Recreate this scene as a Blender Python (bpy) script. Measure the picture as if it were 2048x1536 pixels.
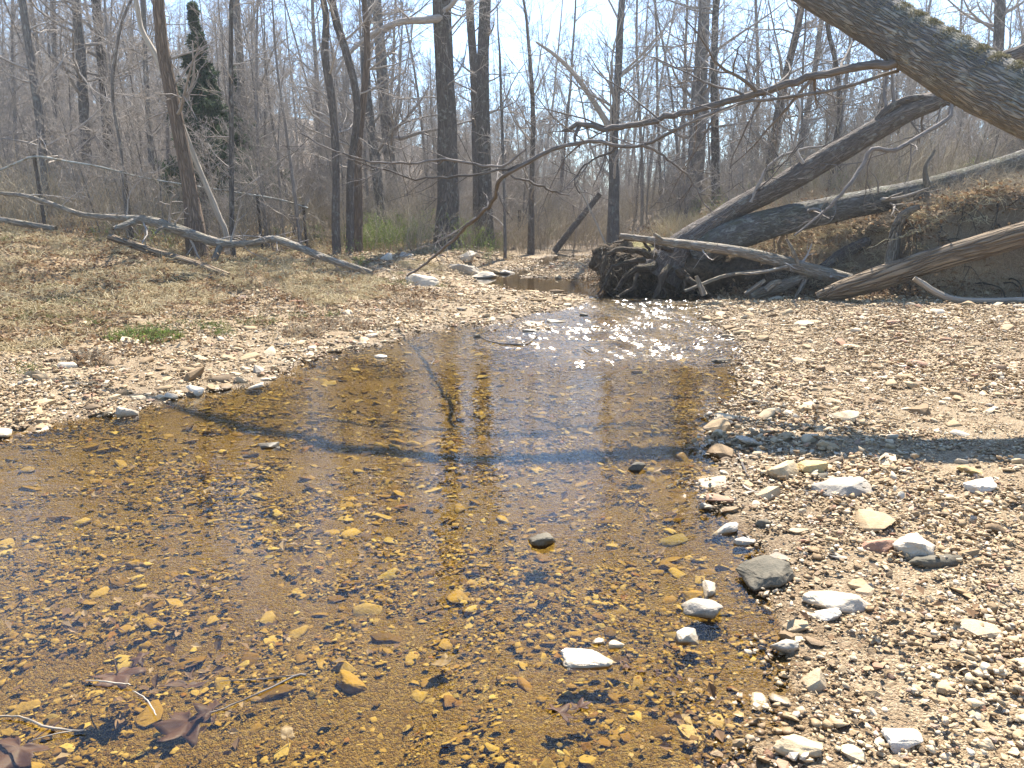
import bpy, bmesh, math, random
import numpy as np
from mathutils import Vector, Matrix, noise as mnoise

for _o in list(bpy.data.objects):
    bpy.data.objects.remove(_o, do_unlink=True)
scene = bpy.context.scene
COL = scene.collection
rng = np.random.default_rng(7)
random.seed(7)

# ------------------------------------------------------------------ camera
CAM_H = 1.4
FPX = 1538.0                       # focal length in photo pixels (2048 wide)
PITCH = math.atan((768 - 430) / FPX)
cam_d = bpy.data.cameras.new('camera')
cam_d.sensor_fit = 'HORIZONTAL'
cam_d.sensor_width = 36.0
cam_d.lens = 36.0 * FPX / 2048.0
cam_d.clip_start = 0.05
cam_d.clip_end = 2000.0
cam = bpy.data.objects.new('camera', cam_d)
COL.objects.link(cam)
cam.location = (0, 0, CAM_H)
cam.rotation_euler = (math.radians(90) - PITCH, 0, 0)
scene.camera = cam

# ------------------------------------------------------------------ world, sun, exposure
SUN_EL = math.radians(53)
SUN_AZ = math.radians(15)          # to the right of the view direction (+Y)
world = bpy.data.worlds.new('World')
scene.world = world
world.use_nodes = True
wn = world.node_tree
wn.nodes.clear()
w_out = wn.nodes.new('ShaderNodeOutputWorld')
w_bg = wn.nodes.new('ShaderNodeBackground')
w_sky = wn.nodes.new('ShaderNodeTexSky')
w_sky.sky_type = 'NISHITA'
w_sky.sun_disc = False
w_sky.sun_elevation = SUN_EL
w_sky.sun_rotation = SUN_AZ
w_sky.altitude = 200
w_sky.air_density = 1.0
w_sky.dust_density = 0.0
w_sky.ozone_density = 5.0
w_bg.inputs[1].default_value = 0.10
wn.links.new(w_sky.outputs[0], w_bg.inputs[0])
wn.links.new(w_bg.outputs[0], w_out.inputs[0])

SUNV = Vector((math.sin(SUN_AZ) * math.cos(SUN_EL), math.cos(SUN_AZ) * math.cos(SUN_EL), math.sin(SUN_EL)))
sun_d = bpy.data.lights.new('sun', 'SUN')
sun_d.energy = 5.0
sun_d.angle = math.radians(0.53)
sun_d.color = (1.0, 0.93, 0.82)
sun = bpy.data.objects.new('sun', sun_d)
COL.objects.link(sun)
sun.rotation_euler = SUNV.to_track_quat('Z', 'Y').to_euler()
sun.location = (10, 30, 40)

vs = scene.view_settings
vs.view_transform = 'Standard'
vs.look = 'None'
vs.exposure = 1.7
vs.gamma = 1.0
vs.use_curve_mapping = False
scene.render.engine = 'CYCLES'
cy = scene.cycles
cy.use_denoising = True
try:
    cy.denoiser = 'OPENIMAGEDENOISE'
    cy.denoising_input_passes = 'RGB_ALBEDO_NORMAL'
except Exception:
    pass
cy.max_bounces = 6
cy.diffuse_bounces = 3
cy.glossy_bounces = 3
cy.transmission_bounces = 4
cy.transparent_max_bounces = 12
cy.volume_bounces = 0
cy.sample_clamp_indirect = 6.0
cy.caustics_reflective = False
cy.caustics_refractive = False

# ------------------------------------------------------------------ pixel <-> world helpers
cp, sp = math.cos(PITCH), math.sin(PITCH)
def ray(x, y):
    u = (x - 1024) / FPX; v = (768 - y) / FPX
    return np.array([u, cp + v * sp, -sp + v * cp])
def on_z(x, y, z=0.0):
    d = ray(x, y); t = (z - CAM_H) / d[2]
    return np.array([d[0] * t, d[1] * t, z])
def at_y(x, y, Y):
    d = ray(x, y); t = Y / d[1]
    return np.array([d[0] * t, Y, CAM_H + d[2] * t])
def px_of(P):
    P = np.asarray(P, float)
    q = P - np.array([0, 0, CAM_H])
    dep = q[..., 1] * cp - q[..., 2] * sp
    up = q[..., 1] * sp + q[..., 2] * cp
    dep = np.maximum(dep, 1e-3)
    return 1024 + FPX * q[..., 0] / dep, 768 - FPX * up / dep, dep

# ------------------------------------------------------------------ tags
def tag(o, label=None, cat=None, group=None, kind=None):
    if label: o['label'] = label
    if cat: o['category'] = cat
    if group: o['group'] = group
    if kind: o['kind'] = kind
    return o
def empty(name, loc=(0, 0, 0)):
    e = bpy.data.objects.new(name, None)
    e.empty_display_size = 0.2
    e.location = loc
    COL.objects.link(e)
    return e

# ------------------------------------------------------------------ mesh building
class MB:
    """collects vertex / face arrays, builds ONE mesh"""
    def __init__(s):
        s.v = []; s.q = []; s.t = []; s.tc = []; s.tone = []; s.n = 0
    def add(s, v, quads=None, tris=None, tc=None, tone=None):
        v = np.asarray(v, np.float32).reshape(-1, 3)
        if quads is not None and len(quads): s.q.append(np.asarray(quads, np.int64).reshape(-1, 4) + s.n)
        if tris is not None and len(tris): s.t.append(np.asarray(tris, np.int64).reshape(-1, 3) + s.n)
        s.v.append(v)
        s.tc.append(v if tc is None else np.asarray(tc, np.float32).reshape(-1, 3))
        s.tone.append(np.full(len(v), 0.5, np.float32) if tone is None else np.broadcast_to(np.asarray(tone, np.float32), (len(v),)))
        s.n += len(v)
    def mesh(s, name, mat=None, smooth=True, loc=None):
        me = bpy.data.meshes.new(name)
        V = np.concatenate(s.v)
        if loc is not None: V = V - np.asarray(loc, np.float32)
        Q = np.concatenate(s.q) if s.q else np.zeros((0, 4), np.int64)
        T = np.concatenate(s.t) if s.t else np.zeros((0, 3), np.int64)
        me.vertices.add(len(V)); me.vertices.foreach_set('co', V.astype(np.float32).ravel())
        nl = len(Q) * 4 + len(T) * 3
        me.loops.add(nl)
        me.loops.foreach_set('vertex_index', np.concatenate([Q.ravel(), T.ravel()]).astype(np.int32))
        me.polygons.add(len(Q) + len(T))
        st = np.concatenate([np.arange(len(Q)) * 4, len(Q) * 4 + np.arange(len(T)) * 3]).astype(np.int32)
        me.polygons.foreach_set('loop_start', st)
        me.polygons.foreach_set('use_smooth', np.full(len(st), smooth))
        a = me.attributes.new('tc', 'FLOAT_VECTOR', 'POINT'); a.data.foreach_set('vector', np.concatenate(s.tc).astype(np.float32).ravel())
        a = me.attributes.new('tone', 'FLOAT', 'POINT'); a.data.foreach_set('value', np.concatenate(s.tone).astype(np.float32))
        me.update(calc_edges=True)
        me.validate()
        if mat is not None: me.materials.append(mat)
        return me
    def obj(s, name, mat, parent=None, smooth=True, loc=(0, 0, 0)):
        o = bpy.data.objects.new(name, s.mesh(name, mat, smooth, loc))
        COL.objects.link(o)
        if parent is not None: o.parent = parent
        return o

def norm(a):
    return a / np.maximum(np.linalg.norm(a, axis=-1, keepdims=True), 1e-9)

def tubes(mb, P, R, n, bump=0.0, cap=False, tone=None, seed=0):
    """P (T,K,3) polylines, R (T,K) radii, n sides"""
    P = np.asarray(P, float); R = np.asarray(R, float)
    if P.ndim == 2: P = P[None]; R = R[None]
    T, K = P.shape[:2]
    tg = np.empty_like(P)
    tg[:, 1:-1] = P[:, 2:] - P[:, :-2]; tg[:, 0] = P[:, 1] - P[:, 0]; tg[:, -1] = P[:, -1] - P[:, -2]
    tg = norm(tg)
    ov = norm(P[:, -1] - P[:, 0])
    ref = np.where(np.abs(ov[:, 2:3]) < 0.8, np.array([[0, 0, 1.0]]), np.array([[0.3, 0.95, 0.05]]))
    a = norm(np.cross(tg, ref[:, None, :])); b = np.cross(tg, a)
    th = np.arange(n) * 2 * math.pi / n
    s = np.concatenate([np.zeros((T, 1)), np.cumsum(np.linalg.norm(P[:, 1:] - P[:, :-1], axis=-1), 1)], 1)
    rr = np.broadcast_to(R[:, :, None], (T, K, n)).copy()
    if bump > 0:
        ph = rng.uniform(0, 6.28, 6)
        S = s[:, :, None]; TH = th[None, None]
        rr *= 1 + bump * (np.sin(2 * TH + ph[0] + S * 1.3) * .6 + np.sin(3 * TH + ph[1] - S * 2.1) * .4 + np.sin(S * 3.7 + ph[2] + TH) * .5 + np.sin(5 * TH + ph[3] + S * .7) * .3 + .35 * np.sin(S * 9 + 4 * TH + ph[4]))
    c = np.cos(th)[None, None, :, None]; sn = np.sin(th)[None, None, :, None]
    V = P[:, :, None, :] + (a[:, :, None, :] * c + b[:, :, None, :] * sn) * rr[..., None]
    off = rng.uniform(0, 50, (T, 1, 1))
    TC = np.stack([np.broadcast_to(rr * np.cos(th), (T, K, n)) + off, np.broadcast_to(rr * np.sin(th), (T, K, n)), np.broadcast_to(s[:, :, None], (T, K, n))], -1)
    i = np.arange(K - 1)[:, None] * n; j = np.arange(n)[None]; j2 = (j + 1) % n
    q = np.stack([i + j, i + j2, i + n + j2, i + n + j], -1).reshape(-1, 4)
    Q = (q[None] + (np.arange(T) * K * n)[:, None, None]).reshape(-1, 4)
    tn = 0.5 if tone is None else np.repeat(np.broadcast_to(tone, (T,)), K * n)
    tris = None
    V = V.reshape(-1, 3); TC = TC.reshape(-1, 3)
    if cap:
        ex = []; et = []; tr = []; base = len(V)
        for k in range(T):
            for e, ring in ((0, 0), (1, K - 1)):
                ci = base + len(ex)
                ex.append(P[k, ring] + tg[k, ring] * (R[k, ring] * (0.12 if e else -0.12)))
                et.append([0, 0, s[k, ring]])
                r0 = (k * K + ring) * n
                for jj in range(n):
                    x, y = r0 + jj, r0 + (jj + 1) % n
                    tr.append((x, ci, y) if e else (y, ci, x))
        V = np.concatenate([V, np.array(ex)]); TC = np.concatenate([TC, np.array(et)])
        tris = np.array(tr)
        tn = 0.5
    mb.add(V, quads=Q, tris=tris, tc=TC, tone=tn)

def catmull(pts, K):
    pts = np.asarray(pts, float)
    p = np.concatenate([[2 * pts[0] - pts[1]], pts, [2 * pts[-1] - pts[-2]]])
    d = np.concatenate([[0], np.cumsum(np.linalg.norm((pts[1:] - pts[:-1])[:, :3], axis=1))])
    u = np.linspace(0, d[-1], K)
    i = np.clip(np.searchsorted(d, u, side='right') - 1, 0, len(pts) - 2)
    f = ((u - d[i]) / np.maximum(d[i + 1] - d[i], 1e-9))[:, None]
    a, b, c, e = p[i], p[i + 1], p[i + 2], p[i + 3]
    return 0.5 * (2 * b + (c - a) * f + (2 * a - 5 * b + 4 * c - e) * f ** 2 + (3 * b - a - 3 * c + e) * f ** 3)

def grow(PP, PR, n, t0, t1, lr, ang, K, up=0.08, wig=0.12, rr=(0.4, 0.65), taper=0.35, rmin=0.003, absl=None, tpow=1.0):
    """children of polylines, vectorised"""
    P, Kp = PP.shape[:2]
    t = t0 + (t1 - t0) * rng.uniform(0, 1, (P, n)) ** tpow
    plen = np.linalg.norm(PP[:, 1:] - PP[:, :-1], axis=-1).sum(1)
    f = t * (Kp - 1); i = np.clip(f.astype(int), 0, Kp - 2); g = f - i
    ar = np.arange(P)[:, None]
    A = PP[ar, i]; B = PP[ar, i + 1]
    st = A + (B - A) * g[..., None]
    tg = norm(B - A)
    r0 = (PR[ar, i] * (1 - g) + PR[ar, i + 1] * g)
    rad = np.maximum(r0 * rng.uniform(rr[0], rr[1], (P, n)), rmin)
    aa = np.radians(rng.uniform(ang[0], ang[1], (P, n)))[..., None]
    rv = rng.normal(0, 1, (P, n, 3))
    pe = norm(rv - tg * (rv * tg).sum(-1, keepdims=True))
    d = tg * np.cos(aa) + pe * np.sin(aa)
    L = (plen[:, None] if absl is None else absl) * rng.uniform(lr[0], lr[1], (P, n)) * (1.15 - 0.6 * t)
    N = P * n
    d = d.reshape(N, 3); cur = st.reshape(N, 3); L = L.reshape(N); rad = rad.reshape(N)
    out = [cur]
    for k in range(K - 1):
        d = norm(d + wig * rng.normal(0, 1, (N, 3)) + np.array([0, 0, up]))
        cur = cur + d * (L / (K - 1))[:, None]
        out.append(cur)
    CP = np.stack(out, 1)
    CR = np.maximum(rad[:, None] * np.linspace(1, taper, K)[None], rmin * np.linspace(1, .6, K)[None])
    return CP, CR

# ------------------------------------------------------------------ material helpers
class NT:
    def __init__(s, name):
        s.m = bpy.data.materials.new(name); s.m.use_nodes = True
        s.t = s.m.node_tree; s.t.nodes.clear()
        s.out = s.t.nodes.new('ShaderNodeOutputMaterial')
    def n(s, typ, **kw):
        nd = s.t.nodes.new('ShaderNode' + typ)
        for k, v in kw.items():
            if k.startswith('i_'):
                key = k[2:]
                key = int(key) if key.isdigit() else key.replace('_', ' ')
                s.set(nd.inputs[key], v)
            else:
                setattr(nd, k, v)
        return nd
    def set(s, inp, v):
        if isinstance(v, bpy.types.NodeSocket): s.t.links.new(v, inp)
        elif isinstance(v, (tuple, list)) and inp.type == 'RGBA' and len(v) == 3: inp.default_value = (*v, 1)
        else: inp.default_value = v
    def mix(s, f, a, b, mode='MIX'):
        nd = s.t.nodes.new('ShaderNodeMix'); nd.data_type = 'RGBA'; nd.blend_type = mode; nd.clamp_factor = True
        s.set(nd.inputs[0], f); s.set(nd.inputs[6], a); s.set(nd.inputs[7], b)
        return nd.outputs[2]
    def math(s, op, a, b=0.0, c=0.0, clamp=False):
        nd = s.t.nodes.new('ShaderNodeMath'); nd.operation = op; nd.use_clamp = clamp
        s.set(nd.inputs[0], a); s.set(nd.inputs[1], b); s.set(nd.inputs[2], c)
        return nd.outputs[0]
    def rng(s, v, a, b, c=0.0, d=1.0):
        nd = s.t.nodes.new('ShaderNodeMapRange'); nd.clamp = True
        s.set(nd.inputs[0], v)
        for k, x in zip((1, 2, 3, 4), (a, b, c, d)): s.set(nd.inputs[k], x)
        return nd.outputs[0]
    def ramp(s, v, stops, interp='LINEAR'):
        nd = s.t.nodes.new('ShaderNodeValToRGB'); cr = nd.color_ramp; cr.interpolation = interp
        while len(cr.elements) < len(stops): cr.elements.new(0.5)
        for e, (p, c) in zip(cr.elements, stops): e.position = p; e.color = (*c, 1)
        s.set(nd.inputs[0], v)
        return nd.outputs[0]
    def noise(s, vec, scale, detail=3.0, rough=0.55, dist=0.0, col=False):
        nd = s.t.nodes.new('ShaderNodeTexNoise')
        if vec is not None: s.set(nd.inputs['Vector'], vec)
        nd.inputs['Scale'].default_value = scale; nd.inputs['Detail'].default_value = detail
        nd.inputs['Roughness'].default_value = rough; nd.inputs['Distortion'].default_value = dist
        return nd.outputs['Color' if col else 'Fac']
    def voro(s, vec, scale, feature='F1', out='Distance', rand=1.0):
        nd = s.t.nodes.new('ShaderNodeTexVoronoi'); nd.feature = feature
        if vec is not None: s.set(nd.inputs['Vector'], vec)
        nd.inputs['Scale'].default_value = scale
        if 'Randomness' in nd.inputs: nd.inputs['Randomness'].default_value = rand
        return nd.outputs[out]
    def attr(s, name, out='Vector'):
        nd = s.t.nodes.new('ShaderNodeAttribute'); nd.attribute_name = name
        return nd.outputs[out]
    def vscale(s, vec, sc):
        nd = s.t.nodes.new('ShaderNodeVectorMath'); nd.operation = 'MULTIPLY'
        s.set(nd.inputs[0], vec); s.set(nd.inputs[1], sc)
        return nd.outputs[0]
    def bump(s, h, strength=0.5, dist=0.02, normal=None):
        nd = s.t.nodes.new('ShaderNodeBump'); nd.inputs['Strength'].default_value = strength
        nd.inputs['Distance'].default_value = dist
        s.set(nd.inputs['Height'], h)
        if normal is not None: s.set(nd.inputs['Normal'], normal)
        return nd.outputs[0]
    def pbsdf(s, col, rough=0.8, normal=None, spec=0.3):
        nd = s.t.nodes.new('ShaderNodeBsdfPrincipled')
        s.set(nd.inputs['Base Color'], col); s.set(nd.inputs['Roughness'], rough)
        s.set(nd.inputs['Specular IOR Level'], spec)
        if normal is not None: s.set(nd.inputs['Normal'], normal)
        return nd.outputs[0]
    def done(s, sh):
        s.t.links.new(sh, s.out.inputs['Surface']); return s.m
    def rand(s): return s.n('ObjectInfo').outputs['Random']
    def pos(s): return s.n('NewGeometry').outputs['Position']

def bark_mat(name, dark, light, zs=0.16, scale=26, moss=0.0, mosscol=(0.10, 0.11, 0.05), lichen=0.0, bump=0.9, dist=0.045):
    t = NT(name)
    tc = t.vscale(t.attr('tc'), (1, 1, zs))
    w = t.noise(tc, scale * .45, 3, .6, 1.2)
    v = t.voro(t.mix(.12, tc, t.noise(tc, scale * .5, 2, .6, 0, True)), scale, 'DISTANCE_TO_EDGE')
    ridge = t.rng(v, 0.0, 0.22)
    h = t.math('ADD', t.math('MULTIPLY', ridge, .6), t.math('MULTIPLY', w, .8))
    big = t.noise(t.attr('tc'), 1.7, 3, .6)
    c = t.mix(t.rng(h, .25, 1.05), dark, light)
    c = t.mix(t.rng(big, .35, .7, 0, .5), c, t.mix(.5, light, dark), 'MIX')
    c = t.mix(.35, c, t.mix(t.rand(), tuple(x * .75 for x in dark), tuple(min(1, x * 1.25) for x in light)))
    if lichen > 0:
        l = t.rng(t.noise(t.attr('tc'), 7.0, 4, .65), .56, .66, 0, lichen)
        c = t.mix(l, c, (.42, .43, .37))
    if moss > 0:
        g = t.n('NewGeometry').outputs['Normal']
        sx = t.n('SeparateXYZ'); t.set(sx.inputs[0], g)
        m = t.math('MULTIPLY', t.rng(t.noise(t.attr('tc'), 4.0, 4, .65), .42, .62), t.rng(sx.outputs[2], -.2, .7, .25, 1))
        c = t.mix(t.math('MULTIPLY', m, moss), c, mosscol)
    nrm = t.bump(h, bump, dist)
    return t.done(t.pbsdf(c, .88, nrm, .2))

def simple_mat(name, stops, rough=0.8, nscale=12, namt=.4, spec=.2, trans=0.0, tcname='tc'):
    """colour by per-instance random and per-piece tone"""
    t = NT(name)
    r = t.math('FRACT', t.math('ADD', t.rand(), t.math('MULTIPLY', t.attr('tone', 'Fac'), 3.7)))
    c = t.ramp(r, stops)
    nz = t.noise(t.attr(tcname), nscale, 3, .6)
    c = t.mix(t.math('MULTIPLY', nz, namt), c, (0.02, 0.015, 0.01), 'MIX')
    sh = t.pbsdf(c, rough, None, spec)
    if trans > 0:
        tr = t.n('BsdfTranslucent'); t.set(tr.inputs[0], c)
        mx = t.n('MixShader'); mx.inputs[0].default_value = trans
        t.t.links.new(sh, mx.inputs[1]); t.t.links.new(tr.outputs[0], mx.inputs[2]); sh = mx.outputs[0]
    return t.done(sh)

STONE_STOPS = [(0.0, (.17, .12, .07)), (.14, (.25, .17, .09)), (.32, (.36, .26, .145)), (.52, (.44, .335, .20)),
               (.70, (.51, .41, .27)), (.82, (.55, .455, .315)), (.89, (.63, .55, .42)), (.93, (.29, .255, .205)), (.97, (.32, .17, .10)), (1.0, (.40, .30, .19))]
def stone_mat(name, stops=STONE_STOPS, fixed=None, nsc=18.0, contrast=.5):
    t = NT(name)
    geo = t.n('NewGeometry'); pos = geo.outputs['Position']
    r = t.math('FRACT', t.math('ADD', t.rand(), t.math('MULTIPLY', t.attr('tone', 'Fac'), 5.3)))
    c = t.ramp(r, stops) if fixed is None else None
    n1 = t.noise(pos, nsc, 4, .65)
    n2 = t.noise(pos, nsc * 5.5, 3, .6)
    if fixed is not None: c = t.mix(t.rng(n1, .35, .65), fixed[0], fixed[1])
    c = t.mix(t.rng(n1, .35, .75, 0, contrast), c, t.mix(1.0, c, (.62, .5, .36), 'MULTIPLY'))
    c = t.mix(t.rng(n2, .5, .8, 0, .35), c, t.mix(1.0, c, (.5, .44, .38), 'MULTIPLY'))
    sx = t.n('SeparateXYZ'); t.set(sx.inputs[0], pos)
    zz = t.math('ADD', sx.outputs[2], t.math('MULTIPLY', t.math('SUBTRACT', n1, .5), .05))
    wet = t.rng(zz, .035, .004)
    c = t.mix(wet, c, t.mix(1.0, c, (.62, .56, .47), 'MULTIPLY'))
    sub = t.rng(sx.outputs[2], .0, -.03)
    c = t.mix(sub, c, t.mix(1.0, c, (.98, .93, .42), 'MULTIPLY'))
    rough = t.math('MAXIMUM', t.rng(wet, 0, 1, .82, .28), t.rng(sx.outputs[2], .006, -.004, 0, .9))
    spec = t.rng(sx.outputs[2], .006, -.004, .35, .02)
    h = t.math('ADD', n1, t.math('MULTIPLY', n2, .5))
    return t.done(t.pbsdf(c, rough, t.bump(h, .5, .012), spec))

M = {}
M['stone'] = stone_mat('stone')
M['rock_pale'] = stone_mat('rock_pale', fixed=((.46, .39, .29), (.58, .51, .40)))
M['rock_white'] = stone_mat('rock_white', fixed=((.52, .46, .36), (.66, .60, .50)), contrast=.3)
M['rock_tan'] = stone_mat('rock_tan', fixed=((.40, .30, .17), (.56, .46, .30)))
M['rock_dark'] = stone_mat('rock_dark', fixed=((.085, .075, .052), (.17, .15, .11)))
M['rock_grey'] = stone_mat('rock_grey', fixed=((.28, .25, .205), (.43, .39, .32)))
M['rock_red'] = stone_mat('rock_red', fixed=((.30, .16, .10), (.40, .25, .17)))
M['rock_amber'] = stone_mat('rock_amber', fixed=((.40, .28, .12), (.55, .42, .20)))
M['bark_dark'] = bark_mat('bark_dark', (.05, .04, .034), (.19, .16, .135), lichen=.3)
M['bark_brown'] = bark_mat('bark_brown', (.06, .042, .03), (.27, .20, .145), zs=.11, scale=24, bump=1.0)
M['bark_grey'] = bark_mat('bark_grey', (.07, .06, .052), (.24, .215, .19), lichen=.35)
M['bark_far'] = bark_mat('bark_far', (.09, .076, .066), (.26, .23, .205), lichen=.3, bump=.5)
M['bark_pale'] = bark_mat('bark_pale', (.25, .205, .155), (.45, .395, .32), zs=.08, scale=20, bump=.5)
M['bark_log'] = bark_mat('bark_log', (.11, .09, .07), (.38, .325, .26), moss=.3, lichen=.5)
M['bark_ridged'] = bark_mat('bark_ridged', (.075, .05, .03), (.36, .275, .185), zs=.10, scale=17, bump=1.0, dist=.06)
M['bark_mossy'] = bark_mat('bark_mossy', (.075, .068, .06), (.27, .25, .22), zs=.15, scale=36, moss=.5, lichen=.6, mosscol=(.13, .13, .06), dist=.05)
M['root'] = bark_mat('root', (.032, .024, .018), (.13, .10, .075), moss=.25)
M['twig'] = bark_mat('twig', (.17, .145, .12), (.40, .355, .31), bump=.2)
M['twig_near'] = bark_mat('twig_near', (.06, .052, .046), (.21, .185, .165), bump=.4)
M['dry_grass'] = simple_mat('dry_grass', [(0, (.46, .36, .20)), (.35, (.62, .52, .32)), (.7, (.72, .63, .42)), (.9, (.36, .26, .14)), (1, (.55, .45, .26))], .75, 20, .25, .15, .3)
M['stem'] = simple_mat('stem', [(0, (.24, .20, .14)), (.4, (.40, .33, .23)), (.75, (.50, .43, .31)), (1, (.28, .23, .17))], .8, 20, .3, .15, .0)
M['leaf_litter'] = simple_mat('leaf_litter', [(0, (.13, .075, .04)), (.3, (.25, .15, .08)), (.6, (.36, .245, .14)), (.85, (.46, .35, .22)), (1, (.2, .12, .07))], .75, 30, .35, .2, .25)
M['green_leaf'] = simple_mat('green_leaf', [(0, (.13, .19, .04)), (.5, (.22, .28, .07)), (1, (.30, .34, .11))], .6, 20, .2, .3, .4)
M['cedar_leaf'] = simple_mat('cedar_leaf', [(0, (.055, .095, .055)), (.6, (.085, .13, .07)), (1, (.12, .16, .085))], .7, 10, .2, .2, .25)
M['maple_leaf'] = simple_mat('maple_leaf', [(0, (.075, .036, .022)), (1, (.12, .055, .032))], .6, 30, .5, .3, .15)
M['tan_leaf'] = simple_mat('tan_leaf', [(0, (.27, .19, .10)), (1, (.31, .22, .12))], .5, 30, .3, .3, .2)

# ------------------------------------------------------------------ terrain
def snoise(x, y, f, seed):
    r = np.random.default_rng(seed)
    o = np.zeros_like(x)
    for k in range(7):
        a = r.uniform(0, 6.28); ff = f * r.uniform(.6, 1.7)
        o += np.sin((x * math.cos(a) + y * math.sin(a)) * ff * 6.28 + r.uniform(0, 6.28))
    return o / 7 * 1.6

wpx = [(0, 872), (80, 852), (150, 835), (230, 828), (300, 812), (350, 795), (400, 792), (450, 778), (520, 772), (600, 735), (650, 712), (700, 695), (760, 690), (830, 668),
       (880, 664), (940, 650), (1000, 640), (1060, 628), (1130, 618), (1190, 603), (1180, 595), (1100, 588), (1010, 579), (965, 570), (945, 562), (955, 552), (1000, 545),
       (1045, 538), (1075, 530), (1065, 521), (1100, 512), (1180, 510), (1215, 514), (1120, 520), (1110, 528), (1075, 541), (1040, 554), (1120, 557), (1205, 558), (1210, 574),
       (1290, 584), (1400, 584), (1490, 590), (1450, 597), (1405, 608), (1425, 640), (1450, 665), (1490, 700), (1515, 755), (1480, 800), (1435, 860),
       (1430, 900), (1445, 960), (1455, 1010), (1490, 1050), (1535, 1090), (1530, 1130), (1470, 1170), (1465, 1215), (1500, 1255), (1515, 1320), (1500, 1400), (1470, 1470), (1440, 1536)]
WPOLY = [(-2.6, -6.0), (-3.2, 0.0), (-3.6, 3.0)] + [tuple(on_z(*p)[:2]) for p in wpx] + [(.42, 1.0), (.3, 0), (.2, -6)]
RBANK = [(1.75, 14.6), (2.4, 14.0), (3.3, 13.3), (4.9, 12.3), (7.0, 11.2), (14, 9.8), (140, 5), (140, 190), (20, 190), (7, 60), (4.2, 40), (3.2, 28), (2.2, 20.5), (1.75, 16.5)]

def sdist(x, y, poly):
    """signed distance, negative inside"""
    x = np.asarray(x, float); y = np.asarray(y, float)
    best = np.full(x.shape, 1e9); ins = np.zeros(x.shape, bool)
    n = len(poly)
    for i in range(n):
        ax, ay = poly[i]; bx, by = poly[(i + 1) % n]
        dx, dy = bx - ax, by - ay
        t = np.clip(((x - ax) * dx + (y - ay) * dy) / (dx * dx + dy * dy + 1e-12), 0, 1)
        best = np.minimum(best, (x - ax - t * dx) ** 2 + (y - ay - t * dy) ** 2)
        c = ((ay > y) != (by > y)) & (x < (bx - ax) * (y - ay) / (by - ay + 1e-12) + ax)
        ins ^= c
    d = np.sqrt(best)
    return np.where(ins, -d, d)
def sstep(a, b, v):
    t = np.clip((v - a) / (b - a), 0, 1); return t * t * (3 - 2 * t)
WMID = [(1.2, -6), (-.6, 2), (-.2, 6), (1.0, 9), (1.9, 12.3), (.6, 17), (.5, 21), (1.5, 27), (3.0, 40), (6, 190)]
def leftside(x, y):
    ys = [p[1] for p in WMID]; xs = [p[0] for p in WMID]
    return x < np.interp(y, ys, xs)
def terrain(x, y):
    x = np.asarray(x, float); y = np.asarray(y, float)
    wob = snoise(x, y, .55, 3) * .10 + snoise(x, y, 1.8, 4) * .045
    d = sdist(x, y, WPOLY) + wob * sstep(30, 10, y)
    lf = leftside(x, y)
    # creek bed
    riff = sstep(6.0, 9.5, y) * sstep(13.5, 12.0, y)
    deep = .20 * (1 - .45 * riff) + .12 * sstep(13.5, 15.5, y) * sstep(24, 18, y)
    bed = -np.minimum(deep, .012 + .13 * np.maximum(-d, 0) ** .8 * (1 - .35 * riff))
    bed = bed + snoise(x, y, .9, 5) * .018 + snoise(x, y, 2.6, 6) * .008
    bed = bed + .085 * np.exp(-((x - .42) / .42) ** 2 - ((y - 9.3) / .75) ** 2) * (1 + .5 * snoise(x, y, 1.5, 60))
    # banks
    dd = np.maximum(d, 0)
    zl = .012 + .06 * np.minimum(dd, 2.5) + .128 * np.clip(dd - 2.5, 0, 8.2) + .02 * np.clip(dd - 10.7, 0, 60)
    zl = zl + .45 * np.exp(-(((x + 2.0) / 2.2) ** 2 + ((y - 21.5) / 3.2) ** 2)) * sstep(0, 1.2, dd)
    zl = zl + .30 * np.exp(-(((x + 2.8) / 2.0) ** 2 + ((y - 17.2) / 2.0) ** 2)) * sstep(0, 1.2, dd)
    # far hill on the left
    zl = zl + 15 * sstep(35, 150, y - x * .35) * sstep(25, -50, x - y * .05)
    zr = .010 + .052 * np.minimum(dd, 3.5) + .02 * np.clip(dd - 3.5, 0, 3)
    rb = sdist(x, y, RBANK) + snoise(x, y, .35, 8) * .25
    inb = np.maximum(-rb, 0)
    zr = zr + (.74 + .75 * sstep(4.5, 8.0, x) + .12 * snoise(x, y, .12, 9)) * sstep(0, np.where(x > 6.2, .9, 1.9), inb) + .02 * np.minimum(inb, 40) + (.12 * snoise(x, y, .5, 12) + .06 * snoise(x, y, 1.6, 17)) * sstep(.1, 1.0, inb)
    z = np.where(lf, zl, zr)
    z = z + (snoise(x, y, .8, 10) * .02 + snoise(x, y, 2.4, 11) * .008) * sstep(0, .6, dd)
    z = z + snoise(x, y, .25, 14) * .08 * sstep(3, 7, dd) + (snoise(x, y, 1.1, 15) * .06 + snoise(x, y, .45, 16) * .08) * sstep(2.5, 4, dd) * lf
    z = np.where(d < 0, np.minimum(bed, np.where(np.abs(y - 9.3) < 1.6, .03, -.006)), z)
    return z, d, lf, inb
def H(x, y):
    return float(terrain(np.array([x]), np.array([y]))[0][0])
def Hs(x, y):
    return terrain(x, y)[0]

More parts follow.
